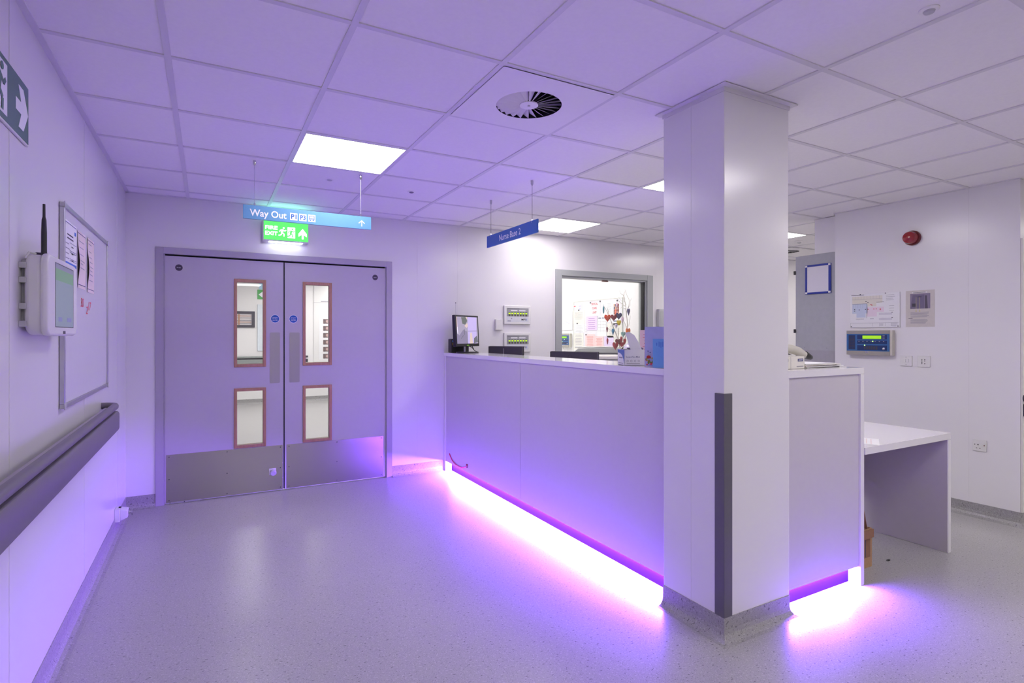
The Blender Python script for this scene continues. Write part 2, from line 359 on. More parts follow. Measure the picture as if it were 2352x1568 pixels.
def dome(name, x, y, r, label, cat, mat, hgt=.012):
    o = thing(name, (x, y, CH), label, cat); Fd = Frame((x, y, CH+.008), X, -Y)
    MB().lathe(Fd, 0, 0, [(r, 0), (r, hgt*.5), (r*.85, hgt*.8)], WHITE_METAL).build('base', o, smooth=True)
    MB().lathe(Fd, 0, 0, [(r*.62, hgt*.7), (r*.5, hgt*1.3), (r*.2, hgt*1.6)], mat).build('lens', o, smooth=True)
dome('ceiling_sensor', 1.528, -.258, .030, 'grey domed ceiling sensor between the light and the Nurse Base 2 sign', 'sensor', M('sensor_lens', (120, 112, 130), rough=.3), .011)
dome('ceiling_sensor', .907, -.29, .032, 'flat pale ceiling sensor just behind the large square light', 'sensor', GPLAS, .008)
dome('ceiling_sensor', 2.306, -3.431, .03, 'pale round ceiling sensor above and right of the column top', 'sensor', GPLAS, .012)
dome('ceiling_sensor', 6.31, -.28, .04, 'small far ceiling sensor between the far light and the far vent', 'sensor', GPLAS, .02)

# ------------------------------------------------------------------ double doors
D0 = thing('door_1', (.73, YB, 0), 'double doors with wood-framed vision panels and steel kick plates under the fire exit sign', 'door'); D0['kind'] = 'structure'
fr = MB(); x0, x1, zt = -.224, 1.692, 2.064
fr.box(x0, x0+.055, YB-.012, YB+t+.012, 0, zt, DFRAME); fr.box(x1-.055, x1, YB-.012, YB+t+.012, 0, zt, DFRAME)
fr.box(x0+.055, x1-.055, YB-.012, YB+t+.012, zt-.052, zt, DFRAME)
for a, b in ((x0+.055, x0+.063), (x1-.063, x1-.055)): fr.box(a, b, YB+.004, YB+.05, 0, zt-.052, DFRAME)
fr.build('door_frame', D0, bevel=.002)
MB().box(x0+.06, x1-.06, YB+.052, YB+.056, 1.985, zt-.05, BLACKM).build('gap_strip', D0)
def leaf(xa, xb, px0, px1, kick0, kick1, push, disc_x, top_x, left):
    y0, y1 = YB+.006, YB+.048
    L_ = MB()
    cols = [(xa, px0), (px0, px1), (px1, xb)]
    rows = [(.008, .425), (.425, .885), (.885, 1.112), (1.112, 1.812), (1.812, 1.998)]
    for i, (a, b) in enumerate(cols):
        for j, (c, d) in enumerate(rows):
            if i == 1 and j in (1, 3): continue
            L_.box(a, b, y0, y1, c, d, DOOR)
    lf = L_.build('door_leaf', D0); 
    F_ = Fback(y0)
    for z0, z1 in ((.425, .885), (1.112, 1.812)):
        w = .024
        fm = MB()
        for yy0, yy1 in ((y0-.008, y0+.006), (y1-.006, y1+.008)):
            for q in ((px0-w+.002, px0+.002, z0-w, z1+w), (px1-.002, px1+w-.002, z0-w, z1+w), (px0, px1, z0-w, z0+.002), (px0, px1, z1-.002, z1+w)):
                fm.box(q[0], q[1], yy0, yy1, q[2], q[3], WOOD)
        f = fm.build('vision_panel_frame', lf, bevel=.003)
        MB().box(px0, px1, YB+.025, YB+.031, z0, z1, GLASS).build('glass_pane', f)
    kp = MB().fbox(F_, kick0, kick1, .012, .398, 0, .0016, STEEL); kp.build('kick_plate', lf, bevel=.001, seg=1)
    for a in (kick0+.02, (kick0+kick1)/2, kick1-.02):
        for b in (.03, .2, .38): MB().disc(F_, a, b, .004, .0012, .0026, CHAR, 12).build('screw', lf)
    pp = MB(); r = .008; a, b, c, d = push[0], push[1], .942, 1.384
    poly = []
    for cx, cz, s0 in ((b-r, c+r, -90), (b-r, d-r, 0), (a+r, d-r, 90), (a+r, c+r, 180)):
        for q in range(5): an = math.radians(s0+q*22.5); poly.append((cx+r*math.cos(an), cz+r*math.sin(an)))
    pp.prism(F_, poly, 0, .0018, STEEL2); pp.build('push_plate', lf)
    ds = MB().disc(F_, disc_x, 1.503, .036, .0002, .0008, SIGNW); ds.disc(F_, disc_x, 1.503, .033, .0008, .0012, BLUED); dd = ds.build('fire_door_disc', lf)
    for i, s_ in enumerate(('Automatic', 'Fire Door', 'Keep Clear')): text(s_, F_, disc_x-.021, 1.512-i*.013, .007, SIGNW, dd, w=.042, d=.0015, bold=.01)
    dk = MB().disc(F_, top_x, 1.907, .026, .0002, .001, DARKD).build('dark_disc', lf); text('Fire door', F_, top_x-.014, 1.904, .006, SIGNW, dk, w=.028, d=.0014, bold=.02)
    return lf
lfL = leaf(-.16, .7235, .356, .561, -.152, .718, (.613, .694), .655, -.064, True)
lfR = leaf(.7335, 1.628, .905, 1.112, .748, 1.611, (.772, .857), .805, 1.532, False)
MB().box(.7235, .7335, YB+.02, YB+.04, .01, 1.998, BLACKM).build('meeting_stile_seal', D0)
Fd = Fback(YB+.006)
mg = MB().fbox(Fd, .606, .662, .145, .202, .0016, .006, WPLAS)
mg_o = mg.build('magnet_plate', lfL, bevel=.003)
F2 = Frame((.637, YB+.0, .172), X, Vector((0, -.25, 1)))
MB().lathe(F2, 0, 0, [(.024, 0), (.026, .012), (.026, .026), (.020, .031)], GPLAS).build('magnet_disc', mg_o, smooth=True)
sl = MB().fbox(Fd, -.12, .09, .004, .016, .001, .008, ALU); sl.fbox(Fd, -.155, -.13, .004, .014, .001, .008, ALU); sl.fbox(Fd, -.03, -.022, .007, .013, .008, .0085, BLACK); sl.build('pivot_strip', D0)

# fire exit light over the doors
E_ = thing('exit_sign', (.734, .76, 2.162), 'lit green FIRE EXIT box with running man over the double doors', 'exit sign')
eb = MB(); eb.box(.548, .920, .722, .812, 2.165, 2.345, WPLAS); eb.build('housing', E_, bevel=.005)
Fe = Fback(.720); MB().fbox(Fe, .556, .914, 2.176, 2.340, 0, .0015, EXITG).build('sign_face', E_)
text('FIRE', Fe, .567, 2.262, .032, EXITW, E_, w=.098, d=.003, bold=.03); text('EXIT', Fe, .567, 2.213, .033, EXITW, E_, w=.098, d=.003, bold=.03)
def running_man(mb, F_, a, b, h, m, d=.0016, th=.0005, flip=1):
    def limb(pts, w):
        nonlocal d
        for (p, q) in zip(pts, pts[1:]):
            v = Vector((q[0]-p[0], q[1]-p[1])); n = Vector((-v.y, v.x)).normalized()*w/2*h
            P = [(a+flip*(p[0]*h)+n.x*flip, b+p[1]*h+n.y), (a+flip*p[0]*h-n.x*flip, b+p[1]*h-n.y), (a+flip*q[0]*h-n.x*flip, b+q[1]*h-n.y), (a+flip*q[0]*h+n.x*flip, b+q[1]*h+n.y)]
            if flip < 0: P.reverse()
            mb.prism(F_, P, d, d+th, m); d += .00012
    limb([(.02, .74), (-.08, .40)], .2); limb([(.0, .72), (.22, .58), (.34, .70)], .09); limb([(.0, .72), (-.22, .66), (-.30, .48)], .09)
    limb([(-.06, .40), (.14, .26), (.12, .02)], .11); limb([(-.08, .40), (-.16, .16), (-.40, .10)], .11)
    mb.disc(F_, a+flip*.1*h, b+.9*h, .085*h, d, d+th, m, 16)
pm = MB(); running_man(pm, Fe, .705, 2.208, .082, EXITW, d=.003); pm.build('running_figure', E_); pm = MB()
pm.fbox(Fe, .745, .806, 2.200, 2.292, .003, .0034, EXITW); running_man(pm, Fe, .775, 2.205, .08, EXITG, d=.0042); pm.build('door_symbol', E_); pm = MB()
pm.prism(Fe, [(.86, 2.197), (.875, 2.197), (.875, 2.235), (.902, 2.218), (.902, 2.243), (.8675, 2.288), (.833, 2.243), (.833, 2.218), (.86, 2.235)], .003, .0034, EXITW)
pm.build('arrow_symbol', E_)
MB().box(.600, .870, .728, .790, 2.160, 2.166, EXITD).build('downlight', E_)
MB().box(.56, .91, .74, .80, 2.345, 2.348, EXITT).build('top_edge', E_)

# ------------------------------------------------------------------ hanging signs
Ws = thing('hanging_sign', (.74, -.525, 2.1), 'long sky blue Way Out sign hanging in front of the exit light', 'sign')
bd = MB().box(.335, 1.144, -.531, -.519, 2.098, 2.186, SIGNB).build('board', Ws, bevel=.001, seg=1)
Fw = Fback(-.531)
text('Way Out', Fw, .373, 2.119, .043, SIGNW, bd, w=.218, bold=.018)
for i, s_ in enumerate(('P1', 'P3', None)):
    a = .612+i*.0565; q = MB().fbox(Fw, a, a+.046, 2.114, 2.161, .0004, .001, SIGNW); o = q.build('symbol', bd, bevel=.0002, seg=1)
    if s_: text(s_, Fw, a+.006, 2.122, .031, SIGNN, o, w=.034, d=.0022, bold=.03)
    else:
        b = MB(); c = a+.023
        for r_ in ((c-.015, c+.015, 2.150, 2.153), (c-.017, c-.013, 2.127, 2.152), (c+.013, c+.017, 2.127, 2.152), (c-.015, c+.015, 2.132, 2.136), (c-.013, c-.006, 2.121, 2.128), (c+.006, c+.013, 2.121, 2.128), (c-.006, c+.006, 2.126, 2.129)): b.fbox(Fw, *r_, .001, .0018, SIGNN)
        b.build('bus_outline', o)
ar = MB(); c = 1.078
ar.fbox(Fw, c-.003, c+.003, 2.116, 2.155, .0004, .001, SIGNW)
for s_ in (1, -1):
    P = [(c, 2.159), (c+s_*.022, 2.139), (c+s_*.019, 2.134), (c, 2.151)]
    if s_ > 0: P.reverse()
    ar.prism(Fw, P, .0004, .001, SIGNW)
ar.build('arrow', bd)
for x in (.402, 1.072):
    MB().tube([(x, -.525, 2.19), (x, -.525, CH)], .0016, ALU, 6).build('wire', Ws)
    MB().lathe(Frame((x, -.525, 2.172), X, Y), 0, 0, [(.006, 0), (.006, .026), (.003, .03)], CHROME, 12).build('clamp', Ws, smooth=True)
    MB().lathe(Frame((x, -.525, CH-.03), X, Y), 0, 0, [(.004, 0), (.009, .012), (.009, .03)], CHROME, 12).build('ceiling_fixing', Ws, smooth=True)
Ns = thing('hanging_sign', (2.188, -.65, 2.08), 'royal blue Nurse Base 2 sign hanging on two wires over the counter', 'sign')
bd = MB().box(2.183, 2.194, -1.062, -.252, 2.088, 2.184, SIGNN).build('board', Ns, bevel=.001, seg=1)
text('Nurse Base 2', Fright(2.183), .478, 2.113, .048, SIGNW, bd, w=.345, bold=.004)
for y in (-.98, -.32):
    MB().tube([(2.1885, y, 2.19), (2.1885, y, CH)], .0014, CHAR, 6).build('wire', Ns)
    MB().lathe(Frame((2.1885, y, 2.17), X, Y), 0, 0, [(.006, 0), (.006, .026), (.003, .03)], CHROME, 12).build('clamp', Ns, smooth=True)
    MB().lathe(Frame((2.1885, y, CH-.035), X, Y), 0, 0, [(.004, 0), (.010, .012), (.010, .035)], GPLAS, 12).build('ceiling_fixing', Ns, smooth=True)

# ------------------------------------------------------------------ left wall
Fl = Fleft(XL)
WB = thing('whiteboard', (XL, -.78, 1.04), 'large aluminium framed whiteboard on the left wall above the handrail', 'whiteboard')
MB().fbox(Fl, -1.37, -.195, 1.053, 1.926, .002, .012, BOARD).build('writing_surface', WB)
f = MB()
for q in ((-1.384, -.184, 1.043, 1.063), (-1.384, -.184, 1.916, 1.936), (-1.384, -1.364, 1.063, 1.916), (-.204, -.184, 1.063, 1.916)): f.fbox(Fl, *q, .001, .020, ALU)
fo = f.build('frame', WB, bevel=.002)
for a, b in ((-1.374, 1.053), (-.194, 1.053), (-1.374, 1.926), (-.194, 1.926)): MB().fbox(Fl, a-.014, a+.014, b-.014, b+.014, .018, .0225, GPLAS).build('corner_cap', fo, bevel=.004)
Fb = Fleft(XL+.012)
for s_, a, b, h in (('30', -1.0, 1.50, .045), ('2', -.86, 1.47, .04), ('17', -.80, 1.49, .045)): text(s_, Fb, a, b, h, INKR, WB, w=.05 if len(s_) < 2 else .08, name='handwriting', shear=.2)
def sheet(F_, a0, a1, b0, b1, m, name, label, cat='paper', group=None, curl=0, d=.0015, n=8, draw=None, axis='a'):
    mb = MB(); N = n if curl else 1
    for i in range(N):
        t0, t1 = i/N, (i+1)/N
        c = lambda t: curl*math.sin(math.pi*t)
        b_0, b_1 = b0+(b1-b0)*t0, b0+(b1-b0)*t1
        mb.quad(F_.p(a0, b_0, d+c(t0)*1.0), F_.p(a1, b_0, d+c(t0)*.15), F_.p(a1, b_1, d+c(t1)*.15), F_.p(a0, b_1, d+c(t1)*1.0), m)
    if not curl: mb.fbox(F_, a0, a1, b0, b1, .0004, d-.0001, m)
    if draw: draw(mb)
    r = mb.build(name); r.data.validate(); return tag(r, label, cat, group)
def staff_chart(mb):
    D = .0022; a0, a1, zt = -1.352, -1.106, 1.864
    mb.fq(Fb, a0+.01, a1-.005, zt-.003, zt, D, INKN); mb.fq(Fb, -1.15, -1.115, 1.825, 1.842, D, INKB)
    lines(mb, Fb, -1.30, -1.17, 1.815, 2, .016, INK, D, .006, .1)
    for z in (1.78, 1.745, 1.738, 1.708, 1.70): mb.fq(Fb, -1.25, a1, z-.002, z, D, INKN)
    lines(mb, Fb, -1.335, -1.25, 1.772, 4, .022, INKG, D, .004, .3); lines(mb, Fb, -1.215, -1.17, 1.766, 3, .031, INK, D, .005, .2)
    for zt2 in (1.688, 1.586):
        mb.fq(Fb, -1.335, a1, zt2-.014, zt2, D, INKB)
        for i in range(4): mb.fq(Fb, -1.335, a1, zt2-.032-i*.018, zt2-.030-i*.018, D, INKN)
        for i in range(6): mb.fq(Fb, -1.32+i*.038, -1.319+i*.038, zt2-.085, zt2-.014, D, INKG)
        lines(mb, Fb, -1.32, -1.13, zt2-.022, 4, .018, INKG, D, .004, .5)
sheet(Fb, -1.355, -1.10, 1.474, 1.872, PAPER, 'printed_chart', 'large printed chart with blue bars on the whiteboard beside the wall display', draw=staff_chart)
def memo(a0, a1, zt, ink):
    def f(mb):
        mb.fq(Fb, a0, a1, zt-.014, zt-.012, .011, INKN)
    return f
def curled(a0, a1, b0, b1, m, label, dark):
    mb = MB(); N = 14; cv = lambda t: .008*math.sin(math.pi*min(1, t*1.15))**2
    P = lambda a, b: Fb.p(a, b, .002+cv((b-b0)/(b1-b0))*(1-.85*(a-a0)/(a1-a0)))
    for i in range(N):
        z0, z1 = b0+(b1-b0)*i/N, b0+(b1-b0)*(i+1)/N
        mb.quad(P(a0, z0), P(a1, z0), P(a1, z1), P(a0, z1), m)
    Q = lambda a, b: P(a, b)+Fb.n*.0008
    for z in dark:
        w = .5+.4*random.random(); mb.quad(Q(a0+.02, z-.004), Q(a0+.02+(a1-a0-.04)*w, z-.004), Q(a0+.02+(a1-a0-.04)*w, z), Q(a0+.02, z), INKG)
    for z in (b1-.01, b0+.018): mb.quad(Q(a0, z-.003), Q(a1, z-.003), Q(a1, z), Q(a0, z), INKN)
    return tag(mb.build('paper_note', smooth=True), label, 'paper')
curled(-1.07, -.885, 1.590, 1.866, PEACH, 'curling peach paper note in the middle of the whiteboard', [1.82, 1.79, 1.755, 1.725, 1.71, 1.69])
curled(-.828, -.64, 1.585, 1.868, PEACH, 'curling peach paper note nearest the right edge of the whiteboard', [1.84, 1.80, 1.77, 1.745, 1.72, 1.70, 1.68, 1.65])

DV = thing('wall_display', (XL, -1.74, 1.36), 'white wall-mounted touch display with a black antenna on the left wall', 'display')
def rrect(a0, a1, b0, b1, r, n=8):
    return [(cx+r*math.cos(math.radians(s0+q*90/n)), cz+r*math.sin(math.radians(s0+q*90/n))) for cx, cz, s0 in ((a1-r, b0+r, -90), (a1-r, b1-r, 0), (a0+r, b1-r, 90), (a0+r, b0+r, 180)) for q in range(n+1)]
MB().prism(Fl, rrect(-1.958, -1.488, 1.362, 1.643, .055), .012, .062, WPLAS).build('body', DV, bevel=.014, seg=4)
MB().prism(Fl, rrect(-1.965, -1.48, 1.358, 1.647, .045), .056, .0785, WPLAS).build('front_bezel', DV, bevel=.010, seg=4)
sc = MB(); Fs = Fleft(XL+.0785)
sc.fbox(Fs, -1.86, -1.555, 1.39, 1.625, -.001, .0006, M('display_edge', (40, 46, 66), rough=.2, var=0))
S1 = M('display_glow', (20, 24, 26), emit=(.15, .19, .24), strength=1, var=0, rough=.15); S2 = M('display_green', (20, 40, 26), emit=(.10, .21, .11), strength=1, var=0, rough=.15); S3 = M('display_blue', (20, 20, 60), emit=(.12, .13, .30), strength=1, var=0, rough=.15); S4 = M('display_header', (24, 28, 40), emit=(.14, .14, .22), strength=1, var=0, rough=.15)
sc.fq(Fs, -1.857, -1.563, 1.393, 1.562, .001, S1); sc.fq(Fs, -1.857, -1.563, 1.562, 1.605, .001, S2); sc.fq(Fs, -1.857, -1.563, 1.605, 1.622, .001, S4)
sc.fq(Fs, -1.82, -1.76, 1.412, 1.428, .0015, S3); sc.fq(Fs, -1.68, -1.60, 1.412, 1.428, .0015, S3); sc.build('screen', DV)
MB().fbox(Fs, -1.735, -1.70, 1.366, 1.377, -.001, .0012, CHAR).build('button', DV, bevel=.002)
an = MB(); an.tube([(XL+.058, -1.915, 1.643), (XL+.058, -1.915, 1.66), (XL+.058, -1.915, 1.72), (XL+.058, -1.915, 1.765), (XL+.058, -1.915, 1.775), (XL+.058, -1.915, 1.82)], [.009, .0085, .0085, .007, .0045, .004], BLACK, 12); an.build('antenna', DV, smooth=True)
MB().fbox(Fl, -1.90, -1.62, 1.635, 1.652, .028, .055, CHAR).build('receiver', DV, bevel=.004)
bk = MB(); bk.fbox(Fl, -1.93, -1.55, 1.39, 1.62, 0, .02, GPLAS)
for z in (1.40, 1.46, 1.55, 1.60): bk.fbox(Fl, -1.962, -1.93, z-.010, z+.010, 0, .020, GPLAS)
bk.tube([(XL+.012, -1.935, 1.625), (XL+.02, -1.925, 1.648), (XL+.035, -1.91, 1.645)], .004, WPLAS, 8)
bk.build('wall_bracket', DV, bevel=.003)

HR = thing('handrail', (XL, -4.4, .78), 'dark grey vinyl handrail and bumper running along the left wall', 'handrail')
y0, y1 = -8.5, -.315
b = MB(); pr = [(.012, .79), (.085, .785), (.092, .80), (.092, .888), (.084, .902), (.045, .905), (.012, .88)]
b.sweep([(XL, y0), (XL, y1)], pr, RAIL); b.build('bumper_band', HR, bevel=.004)
g = MB(); g.sweep([(XL, y0), (XL, y1+.012)], [(.02, .905), (.066, .903), (.066, .922), (.02, .925)], RAILL); g.build('groove_strip', HR)
rl = MB(); pts = [(XL+.074, y0, .934)]+[(XL+.074, y1-.04, .934)]
for q in range(1, 7):
    a = math.radians(q*15); pts.append((XL+.014+.06*math.cos(a), y1-.04+.06*math.sin(a)+.0, .934))
pts.append((XL, y1+.022, .934))
# oval rail: widened tube
R_ = MB(); R_.tube(pts, .019, RAIL, 16); 
for v in R_.v: v.z = .934+(v.z-.934)*1.05
R_.build('grip_rail', HR, smooth=True)
for i in range(9): y = -.8-i*.9; MB().box(XL, XL+.05, y-.03, y+.03, .83, .895, CHAR).build('bracket', HR, bevel=.004)

XS = thing('exit_sign', (XL, -2.18, 2.02), 'green fire exit board with white arrow cut off at the upper left edge', 'exit sign')
MB().fbox(Fl, -2.49, -1.880, 2.021, 2.226, .001, .008, WPLAS).build('backing', XS, bevel=.001, seg=1)
Fx = Fleft(XL+.008); g_ = MB().fbox(Fx, -2.487, -1.884, 2.028, 2.223, 0, .001, GREENS).build('sign_face', XS)
a = MB(); c = 2.1255
a.prism(Fx, [(-2.03, c-.02), (-1.97, c-.02), (-2.0, c-.07), (-1.945, c-.07), (-1.89, c), (-1.945, c+.07), (-2.0, c+.07), (-1.97, c+.02), (-2.03, c+.02)], .001, .0016, SIGNW); a.build('arrow_symbol', XS); a = MB()
a.fbox(Fx, -2.26, -2.12, 2.045, 2.205, .001, .0016, SIGNW); running_man(a, Fx, -2.19, 2.05, .15, GREENS, d=.0022)
a.build('door_symbol', XS); a = MB(); running_man(a, Fx, -2.34, 2.045, .15, SIGNW, d=.0016); a.build('running_figure', XS)

MG = thing('door_holder', (XL, .27, .1), 'small white magnetic door holder low on the left wall by the corner', 'door holder')
mbx = MB(); mbx.fbox(Fl, .225, .31, .075, .165, 0, .03, WPLAS); mbx.prism(Frame((0, .31, 0), X), [(XL+.03, .08), (XL+.075, .10), (XL+.075, .15), (XL+.03, .162)], 0, .08, WPLAS); mbx.build('housing', MG, bevel=.004)
MB().lathe(Frame((XL+.073, .27, .125), Y), 0, 0, [(.008, 0), (.008, .022), (.022, .022), (.022, .028)], CHROME, 20).build('magnet', MG, smooth=True)
MB().fbox(Fl, .262, .275, .165, .172, .02, .035, BLACK).build('release_button', MG)

# ------------------------------------------------------------------ column corner guard
cg = MB(); Lp = [(PX0-.004, PY0-.004), (PX0+.050, PY0-.004), (PX0+.048, PY0), (PX0, PY0), (PX0, PY0+.046), (PX0-.004, PY0+.050)]
cg.prism(Frame((0, 0, 0), X, Y), Lp, .098, 1.10, GUARD)
one(cg, 'corner_guard', 'tall charcoal corner guard on the lower edge of the column', 'corner guard', bevel=.002)

# ------------------------------------------------------------------ nurse station counter
CT = thing('reception_counter', (2.4, -.75, 0), 'L-shaped white and grey nurse station counter with violet light underneath', 'counter')
xf, yf, zt = 2.225, -2.685, 1.185
top = MB()
top.box(xf, 2.56, PY1+.001, YB-.004, 1.150, zt, WHITE)
top.box(PX1+.001, 3.278, yf, -2.35, 1.150, zt, WHITE)
top.box(2.56, 2.95, -2.35, -2.0, 1.150, zt, WHITE)
top.build('counter_top', CT, bevel=.0015)
ep = MB(); ep.box(xf, 2.55, .772, YB-.004, 0, 1.150, WHITE); ep.build('end_panel', CT, bevel=.0015)
ep = MB(); ep.box(3.246, 3.278, yf, -2.36, 0, 1.150, WHITE); ep.build('end_panel', CT, bevel=.0015)
ep = MB(); ep.box(PX1+.001, PX1+.024, yf, -2.36, 0.0, 1.150, WHITE); ep.build('end_panel', CT, bevel=.0015)
ep = MB(); ep.box(xf, xf+.03, PY1+.001, PY1+.010, 0.0, 1.150, WHITE); ep.build('end_panel', CT)
for a, b in ((.771, -.728), (-.732, PY1+.011)):
    MB().box(xf+.008, xf+.026, a, b, .098, 1.150, CPANEL).build('front_panel', CT, bevel=.0008, seg=1)
MB().box(PX1+.025, 3.245, yf+.010, yf+.028, .104, 1.150, CPANEL).build('front_panel', CT, bevel=.0008, seg=1)
MB().box(2.292, 2.31, PY1+.011, .771, 0, .11, PLINTH).build('plinth', CT)
MB().box(PX1+.025, 3.245, -2.618, -2.60, 0, .115, PLINTH).build('plinth', CT)
for a, b, c, d in (((2.262, .0945), (2.286, .0845), PY1+.03, .75),):       # tilted profile: light leaves downwards and forwards
    s_ = MB(); s_.prism(Frame((0, 0, 0), X), [(a[0]+.001, a[1]+.002), (b[0], b[1]+.002), (2.291, .0875), (2.291, .0975), (a[0]+.001, .0975)], -d, -c, ALU); h_ = s_.build('strip_profile', CT)
    MB().quad((a[0], c, a[1]), (b[0], c, b[1]), (b[0], d, b[1]), (a[0], d, a[1]), LED).build('light_strip', h_)
s_ = MB(); s_.prism(Frame((0, 0, 0), -Y), [(2.645, .0985), (2.621, .0925), (2.6185, .092), (2.6185, .1035), (2.645, .1035)][::-1], PX1+.035, 3.235, ALU); h_ = s_.build('strip_profile', CT)
MB().quad((PX1+.035, -2.646, .0965), (3.235, -2.646, .0965), (3.235, -2.622, .0905), (PX1+.035, -2.622, .0905), LED).build('light_strip', h_)
bk = MB(); bk.box(2.53, 2.55, -2.3, .771, 0, 1.15, CPANEL); bk.box(2.97, 3.245, -2.375, -2.36, 0, 1.15, CPANEL); bk.build('back_panel', CT)
wk = MB(); wk.box(2.552, 3.25, -1.95, YB-.004, .715, .745, WHITE); wk.build('desk_top', CT)
for y in (-1.93, -.9, .1, .78): MB().box(2.60, 3.2, y, y+.022, 0, .715, CPANEL).build('desk_support', CT)
rc = MB(); pts = [(xf+.004, .68, .172), (xf+.001, .65, .150), (xf, .60, .118), (xf, .53, .100), (xf, .44, .094), (xf, .36, .100), (xf, .27, .128)]
rc.tube([(p[0]+.002, p[1], p[2]+.02) for p in pts], .0045, M('magenta_cord', (214, 20, 90), rough=.4), 8)
one(rc, 'pull_cord', 'short red cord looped low on the counter front near its far end', 'cord', smooth=True)
r = thing('cord_toggle', (xf, .255, .16), 'small dark red oval toggle on the counter front at the cord end', 'toggle')
MB().lathe(Frame((xf+.0085, .255, .165), -Y), 0, 0, [(.010, 0), (.012, .008), (.008, .012)], REDD, 20).build('knob', r, smooth=True); MB().fbox(Fright(xf+.0085), -.259, -.251, .14, .160, 0, .008, REDD).build('stem', r)

# lower desk at the right
DK = thing('side_desk', (3.75, -2.42, 0), 'low white desk with grey end panel to the right of the counter', 'desk')
MB().box(3.28, 4.225, -2.690, -2.150, .708, .748, WHITE).build('desk_top', DK, bevel=.0015)
MB().box(4.193, 4.2245, -2.690, -2.155, 0, .708, WHITE).build('end_panel', DK, bevel=.001)
MB().box(4.190, 4.193, -2.684, -2.155, .004, .707, DESKP).build('inner_lining', DK)
MB().box(3.28, 4.19, -2.180, -2.165, .30, .708, DESKP).build('modesty_panel', DK)
sh = MB(); Ft = Frame((0, 0, .748), X, Y); FT2 = Frame((3.50, -2.60, .748), Vector((1, .55, 0)), Vector((-.55, 1, 0)))
sh.fbox(FT2, -.12, .10, -.04, .11, .0005, .0012, PAPER); lines(sh, FT2, -.10, .08, .09, 5, .022, PEACH, .0014, .006, .4)
one(sh, 'paper_sheet', 'loose printed sheet lying on the low white desk', 'paper')
# cardboard box
KB = thing('cardboard_box', (3.44, -2.44, 0), 'opened brown cardboard box standing under the low desk', 'box')
k = MB()
for q in ((3.30, 3.572, -2.568, -2.563, 0, .225), (3.567, 3.572, -2.563, -2.33, 0, .225), (3.30, 3.572, -2.335, -2.33, 0, .225), (3.30, 3.305, -2.563, -2.335, 0, .225), (3.305, 3.567, -2.563, -2.335, 0, .004)): k.box(*q, KRAFT)
k.build('box_body', KB)
Fk = Fback(-2.568); l_ = MB(); l_.fbox(Fk, 3.49, 3.552, .06, .175, .0005, .0012, KRAFTD); l_.fbox(Fk, 3.50, 3.506, .065, .17, .0012, .0016, INK); l_.build('printed_mark', KB)
fl = MB(); fl.prism(Frame((0, -2.574, .222), X, Vector((0, -.12, -1))), [(3.302, 0), (3.302, .05), (3.564, .046), (3.573, 0)][::-1], -.004, 0, KRAFTD); fl.build('front_flap', KB)
fl = MB(); fl.prism(Frame((3.545, 0, 0), Y, Vector((-.06, 0, 1))), [(-2.563, .225), (-2.34, .225), (-2.36, .36), (-2.50, .375), (-2.545, .35)], 0, .004, KRAFTD); fl.build('side_flap', KB)
fl = MB(); fl.prism(Frame((0, -2.33, 0), X, Vector((0, .1, 1))), [(3.302, .222), (3.570, .222), (3.556, .36), (3.315, .36)], 0, .004, KRAFTD); fl.build('back_flap', KB)
cl = MB(); cl.box(3.728, 3.752, -2.577, -2.567, 0, .006, BLACK); cl.tube([(3.71, -2.575, .003), (3.73, -2.572, .003)], .0015, GPLAS, 6)
one(cl, 'pen_cap', 'tiny black pen cap lying on the floor under the low desk', 'pen cap')

# ------------------------------------------------------------------ on the long counter
def rotframe(o, d): d = Vector(d).normalized(); return Frame(o, d)
A, B_ = Vector((2.205, .452, 0)), Vector((2.540, .640, 0)); dr = (B_-A).normalized(); wid = (B_-A).length
Mn = thing('monitor', (2.38, .565, 1.185), 'small square black monitor showing a camera view at the far end of the counter', 'monitor')
tilt = Vector((0, 0, 1))+dr.cross(Z)*(.0)
Fm = Frame(A+Z*1.250, dr, Vector((-dr.y*.055, dr.x*.055, 1)))
MB().fbox(Fm, 0, wid, 0, .305, -.035, 0, BLACK).build('housing', Mn, bevel=.005)
sc = MB()
def emi(n, c): return M(n, c, rough=.2, emit=lin(c), strength=.62, var=0)
SCB = [emi('cctv_grey', (150, 144, 160)), emi('cctv_dark', (96, 98, 104)), emi('cctv_lilac', (176, 164, 206)), emi('cctv_beige', (196, 180, 168)), emi('cctv_mid', (124, 118, 140)), emi('cctv_olive', (92, 98, 92))]
a0, a1, b0, b1 = .022, wid-.020, .028, .288; w = a1-a0; hh = b1-b0
P = lambda u, v: (a0+u*w, b0+v*hh)
sc.fq(Fm, a0, a1, b0, b1, .0008, SCB[0])
def pg(pts, m, d): sc.prism(Fm, [P(*q) for q in pts], d, d+.0002, m)
pg([(.5, 0), (.92, 0), (.96, 1), (.52, 1)], SCB[2], .001); pg([(0, 0), (.5, 0), (.48, .45), (.30, .52), (.1, .3), (0, .42)], SCB[4], .0012)
pg([(.22, .98), (.27, .74), (.40, .71), (.50, .85), (.44, 1)], SCB[5], .0014); pg([(.36, .66), (.46, .58), (.52, .66), (.50, .78), (.42, .72)], SCB[3], .0016)
pg([(.0, .5), (.04, .5), (.03, 1), (0, 1)], SCB[3], .0016); pg([(.42, 1), (.5, .9), (.49, 1)], SCB[3], .0018)
pg([(.58, 0), (.74, 0), (.7, .42), (.62, .40)], SCB[3], .0014); pg([(.78, 0), (1, .05), (.95, .3), (.8, .2)], SCB[1], .0014)
